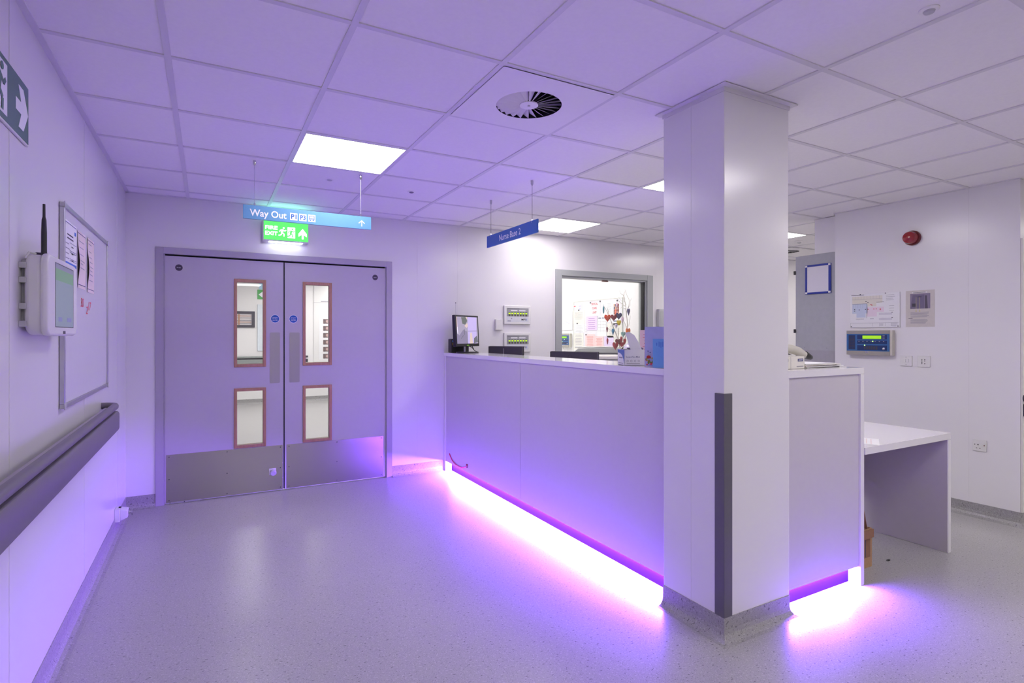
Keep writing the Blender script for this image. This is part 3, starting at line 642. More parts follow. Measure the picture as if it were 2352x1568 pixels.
pg([(.34, .33), (.36, .33), (.36, .55), (.34, .55)], SCB[1], .0018); pg([(.17, .18), (.19, .18), (.30, .30), (.28, .31)], SCB[1], .0018); pg([(.5, .46), (.95, .47), (.95, .485), (.5, .475)], SCB[1], .0018)
pg([(.02, .36), (.04, .36), (.035, .62), (.015, .62)], emi('cctv_white', (240, 240, 244)), .0020)
sc.build('screen', Mn)
MB().fbox(Fm, wid/2-.018, wid/2+.018, .008, .015, 0, .001, emi('green_badge', (90, 150, 20))).build('badge', Mn)
cx_, cy_ = 2.375, .567
st = MB(); Fst = Frame((cx_, cy_, 1.185), dr); st.fbox(Fst, -.02, .03, .012, .13, -.035, -.005, BLACK); st.build('stand_neck', Mn, bevel=.003)
MB().fbox(Fst, -.034, -.022, .014, .085, -.02, -.006, ALU).build('cable_clip', Mn)
bs = MB(); bs.disc(Frame((cx_, cy_, 1.185), X, Y), 0, 0, .115, 0, .012, BLACK, 40, rb=.085); bs.build('base', Mn, bevel=.003)
c = MB()
for dz, w in ((0, .006), (.02, .004), (.035, .003)):
    c.tube([Vector((cx_, cy_, 1.25+dz))+dr*.03, Vector((cx_, cy_, 1.24+dz*.7))+dr*.07, Vector((cx_, cy_, 1.205))+dr*.12, Vector((cx_, cy_, 1.192))+dr*.16-Y*.02], w*.6, BLACK, 6)
c.build('cables', Mn, smooth=True)
CR = thing('clock_radio', (2.34, .735, 1.185), 'black clock radio with blue digits and wire aerial behind the square monitor', 'clock radio')
MB().box(2.258, 2.43, .69, .78, 1.186, 1.322, BLACK).build('body', CR, bevel=.006)
text('20', Fback(.69), 2.266, 1.292, .017, emi('blue_digits', (90, 150, 240)), CR, w=.03, d=.001, bold=.02, name='clock_digits')
dd = MB()
for i in range(2):
    for j in range(2): dd.fq(Fback(.69), 2.268+i*.014, 2.273+i*.014, 1.262+j*.013, 1.268+j*.013, .001, emi('amber_dot', (170, 120, 60)))
dd.build('indicator_dots', CR)
ae = MB(); ae.tube([(2.335, .76, 1.31), (2.332, .76, 1.68)], .0016, ALU, 6); ae.tube([(2.332, .76, 1.68), (2.332, .76, 1.69)], .004, CHAR, 8); ae.build('aerial', CR)

def back_monitor(a, b, ztop, label, mark):
    a, b = Vector((a[0], a[1], 0)), Vector((b[0], b[1], 0)); dr = (b-a).normalized(); w = (b-a).length; mid = (a+b)/2
    r = thing('monitor', (mid.x, mid.y, .746), label, 'monitor'); F_ = Frame(a+Z*(ztop-.31), dr)
    MB().fbox(F_, 0, w, 0, .31, -.028, 0, CHAR).build('back_shell', r, bevel=.004)
    MB().fbox(F_, -.001, w+.001, -.002, .312, -.040, -.027, BLACK).build('screen_bezel', r, bevel=.003)
    if mark == 'ring':
        m_ = MB(); c = w/2-.03
        m_.prism(F_, [(c+.022*math.cos(math.radians(q)), .26+.022*math.sin(math.radians(q))) for q in range(0, 360, 15)], .0002, .001, M('dark_logo_ring', (40, 36, 48), rough=.3)); 
        m_.prism(F_, [(c+.018*math.cos(math.radians(q)), .26+.018*math.sin(math.radians(q))) for q in range(0, 360, 15)], .001, .0014, CHAR); m_.build('logo_ring', r)
    else:
        MB().fbox(F_, w*.46, w*.475, .22, .29, 0, .002, ALU).build('mark', r)
    MB().fbox(F_, w/2-.03, w/2+.03, -.14, .1, 0, .022, BLACK).build('stand_neck', r, bevel=.004)
    MB().disc(Frame((mid.x, mid.y, .7455), X, Y), 0, 0, .12, 0, .012, BLACK, 32).build('base', r)
back_monitor((2.669, .700), (2.875, .36), 1.246, 'dark back of the computer monitor below the wall alarm panels', 'line')
back_monitor((2.981, .016), (3.213, -.41), 1.207, 'dark back of the computer monitor in front of the office window', 'ring')
# printer beyond the second monitor
PR = thing('printer', (3.62, .2, 0), 'grey and black office printer beyond the counter under the office window', 'printer')
Fp = Frame((3.42, .09, 0), Vector((.9, -.45, 0)))
MB().fbox(Fp, -.12, .44, .0, .80, -.42, 0, WPLAS).build('cabinet', PR, bevel=.005)
MB().fbox(Fp, -.12, .44, .80, 1.07, -.42, 0, BLACK).build('printer_body', PR, bevel=.01)
MB().fbox(Fp, -.10, .42, 1.07, 1.115, -.42, -.02, GPLAS).build('scanner_bed', PR, bevel=.006)
MB().fbox(Fp, -.11, .43, 1.115, 1.15, -.42, -.01, PAPERC).build('scanner_lid', PR, bevel=.008)
MB().fbox(Fp, .1, .35, 1.085, 1.10, -.02, .002, CHAR).build('control_strip', PR)

# surgical mask box
MK = thing('mask_box', (2.30, -1.99, 1.185), 'open white Surgical Face Mask box with plastic bag on the counter edge', 'box')
o_ = Vector((2.237, -1.932, 1.186)); d1 = Vector((.92, -.39, 0)).normalized(); d2 = Vector((-d1.y, d1.x, 0))
Fq = Frame(o_, d1); w_, dp, hb = .118, .135, .092
bx_ = MB(); th = .002
bx_.fbox(Fq, 0, w_, 0, hb, -th, 0, PAPER); bx_.fbox(Fq, 0, w_, 0, hb, -dp, -dp+th, PAPER); bx_.fbox(Fq, 0, th, 0, hb, -dp, 0, PAPER); bx_.fbox(Fq, w_-th, w_, 0, hb, -dp, 0, PAPER); bx_.fbox(Fq, 0, w_, 0, th, -dp, 0, PAPER)
body = bx_.build('box_body', MK)
Fside = Frame(o_+d2*dp, -d2)
sd = MB(); sd.prism(Fside, [(.004, hb-.002), (.004, hb-.02), (.05, hb-.022), (.09, hb-.035), (.115, hb-.055), (dp-.003, hb-.085), (dp-.003, hb-.002)], .0002, .0008, SIGNN)
lines(sd, Fside, .03, .10, .048, 1, .02, INKG, .001, .008, 0); lines(sd, Fside, .02, .12, .014, 2, .01, INKG, .001, .004, .3); sd.build('side_print', MK)
text('Surgical Face Mask', Fq, .009, .046, .008, INKN, MK, w=.082, d=.0008, bold=.002)
ic = MB()
for i in range(4): ic.disc(Fq, .018+i*.022, .026, .006, .0003, .0008, INKG, 14); ic.disc(Fq, .018+i*.022, .026, .0045, .0008, .001, PAPER, 14)
lines(ic, Fq, .012, .09, .012, 1, .01, INKG, .0008, .003, 0); ic.build('icons', MK)
ld = MB(); Fl2 = Frame(o_+d1*(w_*.45)+d2*.03+Z*hb, d2*-1, Z); ld.prism(Frame(o_+Z*hb-d2*-.0, d1, Vector((-.25*d1.x+.2*d2.x, -.25*d1.y+.2*d2.y, 1))), [(.036, 0), (.104, 0), (.094, .055), (.084, .088), (.060, .108), (.036, .103)], -.006, -.003, PAPER); ld.build('lid', MK)
pb = MB(); PLB = M('clear_plastic_bag', (236, 232, 240), rough=.15, var=.02)
N = 9
for i in range(N):
    for j in range(N):
        def q(i, j):
            u, v = i/N, j/N; hgt = .012+.035*math.sin(math.pi*u)*math.sin(math.pi*v)+.010*math.sin(9*u+5*v)
            return o_+d1*(w_*(.04+.92*u))+d2*(dp*(.02+.96*v))+Z*(hb+hgt-.01)
        pb.quad(q(i, j), q(i+1, j), q(i+1, j+1), q(i, j+1), PLB)
pb.build('plastic_bag', MK, smooth=True)

def card(x, y, ang, w, h, m, label, draw=None, name='greeting_card', fold=.05):
    r = thing(name, (x, y, 1.185), label, 'card'); d = Vector((math.cos(ang), math.sin(ang), 0)); F_ = Frame((x, y, 1.186), d)
    c = MB(); c.fbox(F_, 0, w, 0, h, -.0012, 0, m)
    if draw: draw(c, F_)
    c.build('front_leaf', r)
    d2_ = Vector((math.cos(ang+.5), math.sin(ang+.5), 0)); F3 = Frame(Vector((x, y, 1.186))-F_.n*.0015, d2_); MB().fbox(F3, 0, w, 0, h, -.0012, 0, PAPER).build('back_leaf', r)
    return r
def letter(c, F_): lines(c, F_, .012, .085, .18, 9, .018, INKR, .0006, .0022, .5, False)
an = -math.radians(52)
card(2.412, -1.865, an, .1, .205, M('pale_pink_card', (226, 196, 206), rough=.6), 'pale pink letter card just behind the mask box', letter)
def poppies(c, F_):
    GR = M('olive_print', (120, 130, 70), rough=.6); YL = M('ochre_print', (200, 160, 70), rough=.6); BL = M('blue_grey_print', (118, 130, 190), rough=.6)
    for i in range(55):
        a, b = .006+random.random()*.09, .006+random.random()*.042
        c.disc(F_, a, b, .003+.003*random.random(), .0006+i*.00002, .0008+i*.00002, random.choice((GR, YL, INKR, GR)), 8)
    c.disc(F_, .022, .052, .012, .0016, .0018, M('poppy_red', (176, 38, 40), rough=.6), 18, rb=.009); c.disc(F_, .07, .056, .011, .0016, .0018, M('poppy_red'), 18, rb=.009)
    for a, b in ((.018, .085), (.05, .09), (.075, .082), (.03, .078)): c.disc(F_, a, b, .003, .0012, .0014, INKN, 8); c.fq(F_, a-.0005, a+.0005, .05, b, .001, GR)
card(2.300, -2.030, an, .125, .222, M('periwinkle_card', (172, 176, 220), rough=.6), 'tall periwinkle card with red poppies printed at its foot', poppies)
def bluec(c, F_):
    for a, b, l in ((.022, .118, .016), (.034, .112, .028), (.044, .108, .030), (.054, .112, .028), (.066, .118, .018)): c.fbox(F_, a-.0018, a+.0018, b, b+l, .0004, .0010, INKB)
card(2.240, -2.158, an-.1, .088, .155, M('sky_blue_card', (112, 168, 222), rough=.6), 'short sky blue card standing right against the column', bluec)
card(2.372, -2.090, an, .085, .222, M('blush_card', (226, 206, 216), rough=.6), 'pale blush card mostly hidden between the periwinkle card and the column')

# ------------------------------------------------------------------ on the short counter right of the column
GB = thing('glove_box', (2.80, -2.58, 1.185), 'small white carton with navy labels on the counter right of the column', 'box')
Fg = Frame((2.690, -2.600, 1.186), Vector((1, .04, 0)))
MB().fbox(Fg, 0, .205, 0, .064, -.09, 0, PAPERC).build('carton', GB, bevel=.001, seg=1)
l_ = MB(); l_.fbox(Fg, .145, .192, .038, .052, .0003, .0010, INKN); l_.fbox(Fg, .150, .187, .043, .047, .0010, .0013, PAPER); l_.fbox(Fg, .03, .062, .038, .052, .0003, .001, INKN); l_.fbox(Fg, .083, .0845, 0, .064, .0003, .0008, INKG); l_.fbox(Fg, .135, .195, .010, .014, .0003, .0008, INKG); l_.fbox(Fg, .03, .06, .010, .014, .0003, .0008, INKG); l_.build('printed_label', GB)
SC = thing('handheld_scanner', (2.85, -2.55, 1.25), 'white handheld scanner with black tip resting on the small carton', 'scanner')
s_ = MB(); pts = [(2.70, -2.545, 1.285), (2.76, -2.548, 1.291), (2.83, -2.55, 1.289), (2.90, -2.552, 1.275), (2.955, -2.555, 1.254)]
s_.tube(pts, [.020, .025, .024, .023, .017], CREAMP, 16); s_.build('body', SC, smooth=True)
s_ = MB(); s_.tube([(2.952, -2.555, 1.258), (2.975, -2.556, 1.248), (3.0, -2.557, 1.240), (3.012, -2.557, 1.236)], [.019, .018, .014, .006], BLACK, 16); s_.build('tip', SC, smooth=True)
s_ = MB(); s_.prism(Fback(-2.58), [(2.735, 1.262), (2.80, 1.258), (2.765, 1.268), (2.755, 1.285)], 0, .006, BLACK); s_.build('trigger', SC)
s_ = MB(); s_.lathe(Frame((2.955, -2.53, 1.187), X, Y), 0, 0, [(.030, 0), (.030, .012), (.020, .020), (.016, .048)], CREAMP, 20); s_.build('cradle', SC, smooth=True)
for i, (x0_, x1_, zz, m_, rt_) in enumerate(((2.93, 3.24, 0, PAPERC, .03), (2.92, 3.235, 1, PAPER, -.04), (2.92, 3.225, 2, PEACH, .05), (2.91, 3.22, 3, PAPERC, -.02), (2.92, 3.21, 4, PAPER, .06))):
    F_ = Frame((x0_, -2.585, 1.1855+zz*.0044), Vector((1, rt_, 0)), Vector((-rt_, 1, 0)))
    p = MB(); p.fbox(F_, 0, x1_-x0_, 0, .20, 0, .0036, m_); p.fbox(F_, .01, x1_-x0_-.01, -.0004, .0, .0004, .0012, INKG)
    one(p, 'paper_booklet', ['bottom', 'second from bottom', 'middle', 'second from top', 'topmost'][i]+' booklet in the low stack beside the small carton', 'booklet', 'booklets stacked at the right end of the counter')

# ------------------------------------------------------------------ back wall: alarm panels, white box
Fbk = Fback(YB)
def alarm(z0, z1, label):
    r = thing('gas_alarm', (3.07, YB, z0), label, 'alarm panel', 'gas alarm panels on the back wall')
    MB().fbox(Fbk, 2.905, 3.234, z0, z1, 0, .022, WPLAS).build('casing', r, bevel=.006)
    F_ = Fback(YB-.022); f = MB(); f.fbox(F_, 2.935, 3.205, z0+.024, z1-.026, .0002, .0012, M('pale_fascia', (214, 216, 222), rough=.4)); f.fbox(F_, 2.935, 3.205, z0+.085, z1-.026, .0012, .0018, M('mid_grey_fascia', (158, 158, 162), rough=.4))
    lines(f, F_, 2.945, 3.09, z1-.034, 1, .01, INK, .0022, .004, 0)
    for a in (2.985, 3.085): f.fbox(F_, a, a+.08, z1-.060, z1-.048, .0018, .0024, PAPER)
    lines(f, F_, 2.945, 2.985, z0+.038, 1, .01, INK, .0022, .005, 0); f.disc(F_, 2.995, z0+.062, .004, .001, .003, INK, 10)
    f.build('fascia', r)
    text('MPI', F_, 3.115, z0+.042, .020, BLACKM, r, w=.05, d=.0022, bold=.004)
    MB().fbox(F_, 3.178, 3.183, z0+.042, z0+.062, .0018, .0026, INKB).build('blue_bar', r)
    for i in range(7):
        a = 2.956+i*.0345; b = MB(); b.fbox(F_, a, a+.022, z1-.116, z1-.072, .0018, .003, M('indicator_window', (92, 92, 84), rough=.3)); b.fbox(F_, a+.001, a+.021, z1-.092, z1-.080, .003, .0036, LIME); b.build('indicator', r)
alarm(1.476, 1.678, 'upper of the two white gas alarm panels on the back wall')
alarm(1.176, 1.385, 'lower gas alarm panel partly hidden by a monitor')
r = thing('wall_box', (2.84, YB, 1.41), 'small plain white box on the back wall left of the alarm panels', 'wall box')
MB().fbox(Fbk, 2.800, 2.879, 1.413, 1.530, 0, .035, WPLAS).build('casing', r, bevel=.004); MB().fbox(Fback(YB-.035), 2.853, 2.866, 1.520, 1.522, 0, .0008, INKG).build('vent_slot', r)
r = thing('wall_unit', (5.14, YB, 1.42), 'light grey wall unit beside the office window by the column', 'wall unit')
MB().fbox(Fbk, 5.085, 5.19, 1.40, 1.685, 0, .05, GPLAS).build('casing', r, bevel=.005); MB().fbox(Fback(YB-.05), 5.10, 5.18, 1.43, 1.66, 0, .002, M('grey_unit_face', (176, 178, 180), rough=.4)).build('cover', r)
# office window
Wn = thing('window_1', (4.29, YB, .86), 'grey framed window into the office behind the counter', 'window'); Wn['kind'] = 'structure'
f = MB()
for q in ((3.565, 3.647, .82, 2.102), (4.92, 5.012, .82, 2.102), (3.647, 4.92, 2.034, 2.102), (3.647, 4.92, .82, .88)): f.box(q[0], q[1], YB-.018, YB+.02, q[2], q[3], GREYF)
for q in ((3.60, 3.66, .86, 2.06), (4.905, 4.97, .86, 2.06), (3.66, 4.905, 2.015, 2.06), (3.66, 4.905, .86, .90)): f.box(q[0], q[1], YB+.0, YB+t+.01, q[2], q[3], GREYF)
f.build('window_frame', Wn, bevel=.003)
MB().box(3.64, 4.93, YB+.045, YB+.051, .88, 2.03, GLASS).build('glass_pane', Wn)
MB().box(4.896, 4.905, YB+.02, YB+.08, .9, 2.015, BLACK).build('seal', Wn)
MB().box(4.28, 4.36, YB+.052, YB+.075, 2.000, 2.013, M('rust_latch', (140, 70, 60), rough=.5)).build('latch', Wn)

# ------------------------------------------------------------------ office: notice wall
Fo = Fright(XR)
def on(a0, a1, b0, b1, m, name, label, cat='paper', draw=None, d0=.012, group=None):     # a = -y
    mb = MB(); mb.fbox(Fo, a0, a1, b0, b1, d0, d0+.001, m)
    if draw: draw(mb, a0, a1, b0, b1, d0+.0015)
    return tag(mb.build(name), label, cat, group)
NB = thing('noticeboard', (XR, 2.18, 1.1), 'pale noticeboard covered in pinned sheets seen through the office window', 'noticeboard')
MB().fbox(Fo, -2.755, -1.598, 1.105, 1.880, .001, .010, BOARD).build('board', NB)
f = MB()
for q in ((-2.765, -1.588, 1.095, 1.107), (-2.765, -1.588, 1.872, 1.884), (-2.765, -2.753, 1.107, 1.872), (-1.60, -1.588, 1.107, 1.872)): f.fbox(Fo, *q, .0, .014, M('pale_frame', (206, 208, 200), rough=.4))
f.build('frame', NB)
def txt(n, step, ink, th=.005, marg=.12): 
    def f(mb, a0, a1, b0, b1, d):
        w = a1-a0; lines(mb, Fo, a0+w*marg, a1-w*marg, b1-.03, n, step, ink, d, th, .3, False)
    return f
def grid(mb, a0, a1, b0, b1, d):
    for i in range(4): mb.fq(Fo, a0+.02+i*(a1-a0-.04)/3, a0+.022+i*(a1-a0-.04)/3, b0+.06, b1-.03, d, INKG)
    for i in range(5): mb.fq(Fo, a0+.02, a1-.02, b1-.03-i*.045, b1-.028-i*.045, d, INK)
    mb.fq(Fo, a0+.03, a0+.09, b1-.03, b1-.018, d+.0003, INKN); mb.fq(Fo, a0+.11, a1-.03, b1-.03, b1-.018, d+.0003, INKN)
def plan(mb, a0, a1, b0, b1, d):
    for i in range(40): a, b = a0+.03+random.random()*(a1-a0-.1), b0+.08+random.random()*(b1-b0-.13); mb.fq(Fo, a, a+.012, b, b+.004, d+i*.00001, random.choice((INKR, INKB, INKG)))
on(-3.126, -2.800, 1.440, 1.752, PAPER, 'floor_plan', 'pale floor plan sheet at the far left inside the office window', draw=plan, d0=.006)
on(-2.780, -2.470, 1.535, 1.745, PAPERC, 'pinned_sheet', 'cream sheet with faded block of print on the noticeboard top left', draw=txt(9, .013, INKG, .003))
cs = on(-2.357, -2.085, 1.645, 1.852, PAPER, 'pinned_sheet', 'white sheet reading CRITICAL CARE UNIT in red on the noticeboard')
FR = Fright(XR-.0135)
for i, (s_, w) in enumerate((('CRITICAL', .17), ('CARE', .11), ('UNIT', .10))): text(s_, FR, -2.221-w/2, 1.805-i*.062, .034, INKR, cs, w=w, d=.0012, bold=.01)
on(-2.755, -2.70, 1.795, 1.825, PAPER, 'pinned_note', 'tiny note with red print at the noticeboard top left corner', draw=lambda mb, a0, a1, b0, b1, d: mb.fq(Fo, a0+.005, a1-.005, b0+.008, b1-.006, d, INKR))
on(-2.635, -2.545, 1.755, 1.845, PAPER, 'pinned_note', 'small note with lilac print beside the tiny red note', draw=txt(4, .017, M('lilac_ink', (170, 160, 220), rough=.7), .006))
on(-2.423, -2.160, 1.432, 1.640, PAPERL, 'pinned_sheet', 'lilac sheet with six printed lines below the CRITICAL CARE UNIT sheet', draw=txt(6, .030, M('violet_ink', (160, 110, 180), rough=.7), .006), d0=.0135)
on(-2.152, -1.935, 1.340, 1.632, PAPER, 'calendar_sheet', 'white calendar sheet with navy headings right of the lilac sheet', draw=grid, d0=.015)
on(-1.950, -1.80, 1.545, 1.84, PAPER, 'pinned_sheet', 'narrow white list sheet right of the CRITICAL CARE UNIT sheet', draw=txt(16, .016, INKG, .003))
def poster(mb, a0, a1, b0, b1, d):
    rnd = random.Random(3); cols = [M('poster_orange', (220, 90, 50), rough=.6), M('poster_brown', (130, 60, 50), rough=.6), M('poster_navy', (70, 70, 110), rough=.6), M('poster_tan', (200, 150, 110), rough=.6)]
    for i in range(4):
        for j in range(4): mb.fq(Fo, a0+.012+i*.030, a0+.040+i*.030, b1-.17+j*.038, b1-.134+j*.038, d, rnd.choice(cols))
    mb.fq(Fo, a0+.01, a1-.02, b0+.052, b0+.064, d, INKN)
on(-1.79, -1.630, 1.50, 1.82, PAPER, 'pinned_poster', 'small poster with orange and brown picture behind the twig tree', 'poster', draw=poster)
on(-1.925, -1.605, 1.325, 1.530, PAPERC, 'pinned_sheet', 'cream handwritten sheet on the right of the noticeboard under the list', draw=txt(10, .015, INKG, .003))
on(-2.750, -2.47, 1.400, 1.532, PAPER, 'pinned_sheet', 'white form below the faded cream sheet', draw=txt(5, .022, INKG, .003))
on(-2.45, -2.40, 1.42, 1.52, PAPER, 'pinned_note', 'narrow note with grey print left of the lilac sheet', draw=txt(4, .022, INK, .003))
on(-2.750, -2.50, 1.125, 1.390, PAPERC, 'pinned_sheet', 'large cream table sheet at the noticeboard bottom left', draw=txt(9, .024, INKG, .006))
on(-2.450, -2.214, 1.145, 1.372, PAPERP, 'pinned_sheet', 'pink tally sheet with a black pin, left of the pair', draw=txt(11, .016, M('rose_ink', (214, 140, 130), rough=.7), .006))
on(-2.212, -2.008, 1.165, 1.345, PAPERP, 'pinned_sheet', 'pink tally sheet right of the pair, under the calendar', draw=txt(9, .016, M('rose_ink'), .006))
on(-1.990, -1.781, 1.165, 1.350, PAPERL, 'pinned_sheet', 'lilac sheet with faint lines at the noticeboard bottom', draw=txt(5, .03, INKG, .002))
on(-1.778, -1.60, 1.150, 1.318, PAPERC, 'pinned_sheet', 'cream note sheet at the noticeboard bottom right corner', draw=txt(6, .024, INK, .003))
for a, b, l in ((-2.32, 1.845, 'black magnet at the top left of the CRITICAL CARE UNIT sheet'), (-2.085, 1.855, 'black magnet at the top right of the CRITICAL CARE UNIT sheet'), (-2.43, 1.365, 'black magnet on the left pink tally sheet'), (-2.62, 1.745, 'black magnet over the faded cream sheet'), (-2.66, 1.54, 'black magnet over the white form'), (-1.70, 1.845, 'black magnet over the picture poster')):
    one(MB().disc(Fo, a, b, .012, .0125, .019, CHAR, 14), 'board_magnet', l, 'magnet', 'round magnets on the noticeboard')
def firepanel(F_, a0, a1, z0, z1, loc, label):
    r = thing('fire_panel', loc, label, 'control panel'); w, h = a1-a0, z1-z0
    MB().fbox(F_, a0, a1, z0, z1, 0, .045, CREAMP).build('casing', r, bevel=.004)
    G_ = Frame(F_.o+F_.n*.045, F_.u); c = MB(); c.fbox(G_, a0, a1-.02, z1-.030, z1, -.001, .006, TAUPE); c.fbox(G_, a0, a1-.02, z0+.002, z0+.036, -.001, .006, TAUPE); c.build('cover_band', r)
    c = MB(); c.fbox(G_, a0, a1-.02, z0+.036, z1-.030, -.001, .005, FBLUE); fb = c.build('fascia', r)
    A = lambda u: a0+(w-.02)*u; B = lambda v: z0+.036+(h-.066)*v
    c = MB(); c.fbox(G_, A(.05), A(.21), B(.09), B(.93), .005, .006, FNAVY); c.fbox(G_, A(.26), A(.95), B(.68), B(.94), .005, .006, FNAVY); c.fbox(G_, A(.26), A(.95), B(.42), B(.62), .005, .006, FNAVY); c.fbox(G_, A(.26), A(.95), B(.05), B(.34), .005, .006, FNAVY)
    for i in range(5):
        for j in range(9): c.fbox(G_, A(.065+i*.028), A(.085+i*.028), B(.13+j*.085), B(.18+j*.085), .006, .0066, INK)
    for i in range(6): c.fbox(G_, A(.42+i*.055), A(.46+i*.055), B(.10), B(.28), .006, .0066, INK)
    for i in range(7): c.fbox(G_, A(.29+i*.095), A(.32+i*.095), B(.55), B(.58), .006, .0066, INKG)
    for j in range(3): c.fbox(G_, A(.85), A(.90), B(.72+j*.08), B(.75+j*.08), .006, .0066, INKG)
    lines(c, G_, a0+.015, a0+.07, z1-.015, 1, .01, INKG, .0066, .004, 0)
    c.build('key_fields', r)
    MB().fbox(G_, A(.39), A(.82), B(.71), B(.90), .006, .0075, LCD).build('lcd_display', r)
    for u, v in ((.63, .57), (.44, .34)): MB().disc(G_, A(u), B(v), .004, .006, .008, LEDG, 12).build('indicator_led', r)
    MB().lathe(G_, A(.88), B(.15), [(.010, .005), (.010, .010), (.006, .012)], CHROME, 18).build('key_switch', r, smooth=True)
    MB().fbox(G_, A(.45), A(.52), z0+.018, z0+.034, .006, .009, CHROME).build('cover_lock', r, bevel=.002)
    return r
firepanel(Fo, -3.16, -2.82, 1.165, 1.385, (XR, 3.0, 1.16), 'blue and grey fire panel seen at the left edge of the office window')
# office furniture
OD = thing('office_desk', (4.6, 2.2, 0), 'pale office desk under the noticeboard', 'desk')
MB().box(4.45, 5.19, 1.15, 3.6, .72, .75, WPLAS).build('desk_top', OD)
for y in (1.17, 3.55): MB().box(4.47, 5.17, y, y+.025, 0, .72, WPLAS).build('side_panel', OD)
r = thing('monitor', (4.33, 1.95, .75), 'black monitor edge-on at the left side of the office window', 'monitor'); r.location = (4.6, 2.55, .751)
Fz = Frame((4.535, 2.60, .75), Vector((.42, .9, 0))); MB().fbox(Fz, -.06, .22, .18, .60, -.03, 0, BLACK).build('housing', r, bevel=.005); MB().fbox(Fz, .05, .11, 0, .2, -.05, -.02, BLACK).build('stand', r); MB().fbox(Fz, 0, .16, 0, .012, -.12, .04, BLACK).build('base', r)
CP = thing('photocopier', (4.75, 1.55, .75), 'pale grey desktop machine with curved lid below the noticeboard', 'printer')
cp = MB(); prof_ = [(-.34, 0), (.34, 0), (.34, .40), (.30, .435), (-.10, .445), (-.24, .43), (-.33, .36)]
Fc = Frame((4.66, 1.50, .751), Vector((.78, -.62, 0))); cp.prism(Fc, prof_, -.34, 0, GPLAS); cp.build('body', CP, bevel=.008)
MB().fbox(Fc, -.30, .33, .36, .375, 0, .004, CHAR).build('paper_slot', CP); MB().fbox(Fc, -.28, .30, .446, .452, -.32, -.02, WPLAS).build('paper_tray', CP)
# twig tree with felt hearts, standing on the desk end
TW = thing('twig_tree', (4.80, 1.28, .75), 'pale painted twig tree hung with felt hearts inside the office window', 'decorative tree')
CX, CY = .1403, -4.4023; fwv = Vector((math.sin(math.radians(28.817)), math.cos(math.radians(28.817)), 0)); 
tdir = Vector((.772, -.636, 0)); To = Vector((4.83, 1.22, 0))       # the plane the twigs fan out in
Ft = Frame(To, tdir)
def tw(u, z, d=0): return Ft.p(u, z, d)
br = MB()
def branch(pts, r0, r1):
    n = len(pts); br.tube([tw(*p) for p in pts], [r0+(r1-r0)*i/(n-1) for i in range(n)], M('pale_twig_bark', (226, 220, 212), rough=.8, var=.08), 7)
branch([(0, .90, 0), (.02, 1.10, 0), (.0, 1.25, 0), (-.04, 1.36, .01), (-.09, 1.48, .02), (-.13, 1.60, .02), (-.17, 1.68, .02), (-.205, 1.74, .03)], .010, .003)
branch([(-.145, 1.62, .02), (-.145, 1.67, .03), (-.165, 1.72, .04)], .005, .002)
branch([(0, .90, 0), (.03, 1.15, 0), (.075, 1.35, -.01), (.10, 1.50, -.02), (.085, 1.64, -.02), (.07, 1.78, -.02), (.045, 1.88, -.01)], .010, .004)
branch([(.09, 1.66, -.02), (.12, 1.76, -.02), (.12, 1.82, -.02), (.09, 1.88, -.02), (.08, 1.93, -.02)], .004, .002)
branch([(.075, 1.73, -.02), (.0, 1.79, -.01), (-.03, 1.83, 0), (-.075, 1.845, 0)], .004, .002)
branch([(.045, 1.88, -.01), (.01, 1.90, 0), (.0, 1.94, 0)], .003, .0015); branch([(.06, 1.82, -.01), (.05, 1.90, 0), (.085, 1.95, 0)], .003, .0015)
branch([(.08, 1.70, -.02), (.02, 1.72, 0), (-.01, 1.68, 0)], .003, .0015); branch([(-.05, 1.40, .01), (-.11, 1.42, .03), (-.16, 1.455, .03), (-.18, 1.47, .03)], .004, .0018)
branch([(.09, 1.45, -.02), (.05, 1.55, 0), (.03, 1.60, .01)], .004, .002); branch([(.02, 1.10, 0), (-.02, 1.30, .02), (-.01, 1.45, .03)], .006, .003)
branch([(.085, 1.75, -.02), (.06, 1.80, .0), (.025, 1.80, .01), (-.02, 1.86, .01)], .003, .0012); branch([(.07, 1.82, 0), (.055, 1.87, .01), (.075, 1.92, .01), (.06, 1.96, .01)], .0025, .0012)
branch([(.10, 1.70, -.02), (.13, 1.74, -.01), (.135, 1.80, 0), (.15, 1.84, 0)], .0028, .0012); branch([(.03, 1.62, .01), (-.01, 1.66, .02), (-.04, 1.66, .02)], .0025, .0012); branch([(.115, 1.48, -.02), (.135, 1.60, -.02), (.12, 1.66, 0)], .0035, .0015)
br.build('branches', TW, smooth=True)
v = MB(); v.lathe(Frame((To.x, To.y, .751), X, Y), .0, 0, [(.05, 0), (.07, .05), (.06, .14), (.035, .19), (.045, .21)], GPLAS, 24); v.build('vase', TW, smooth=True)
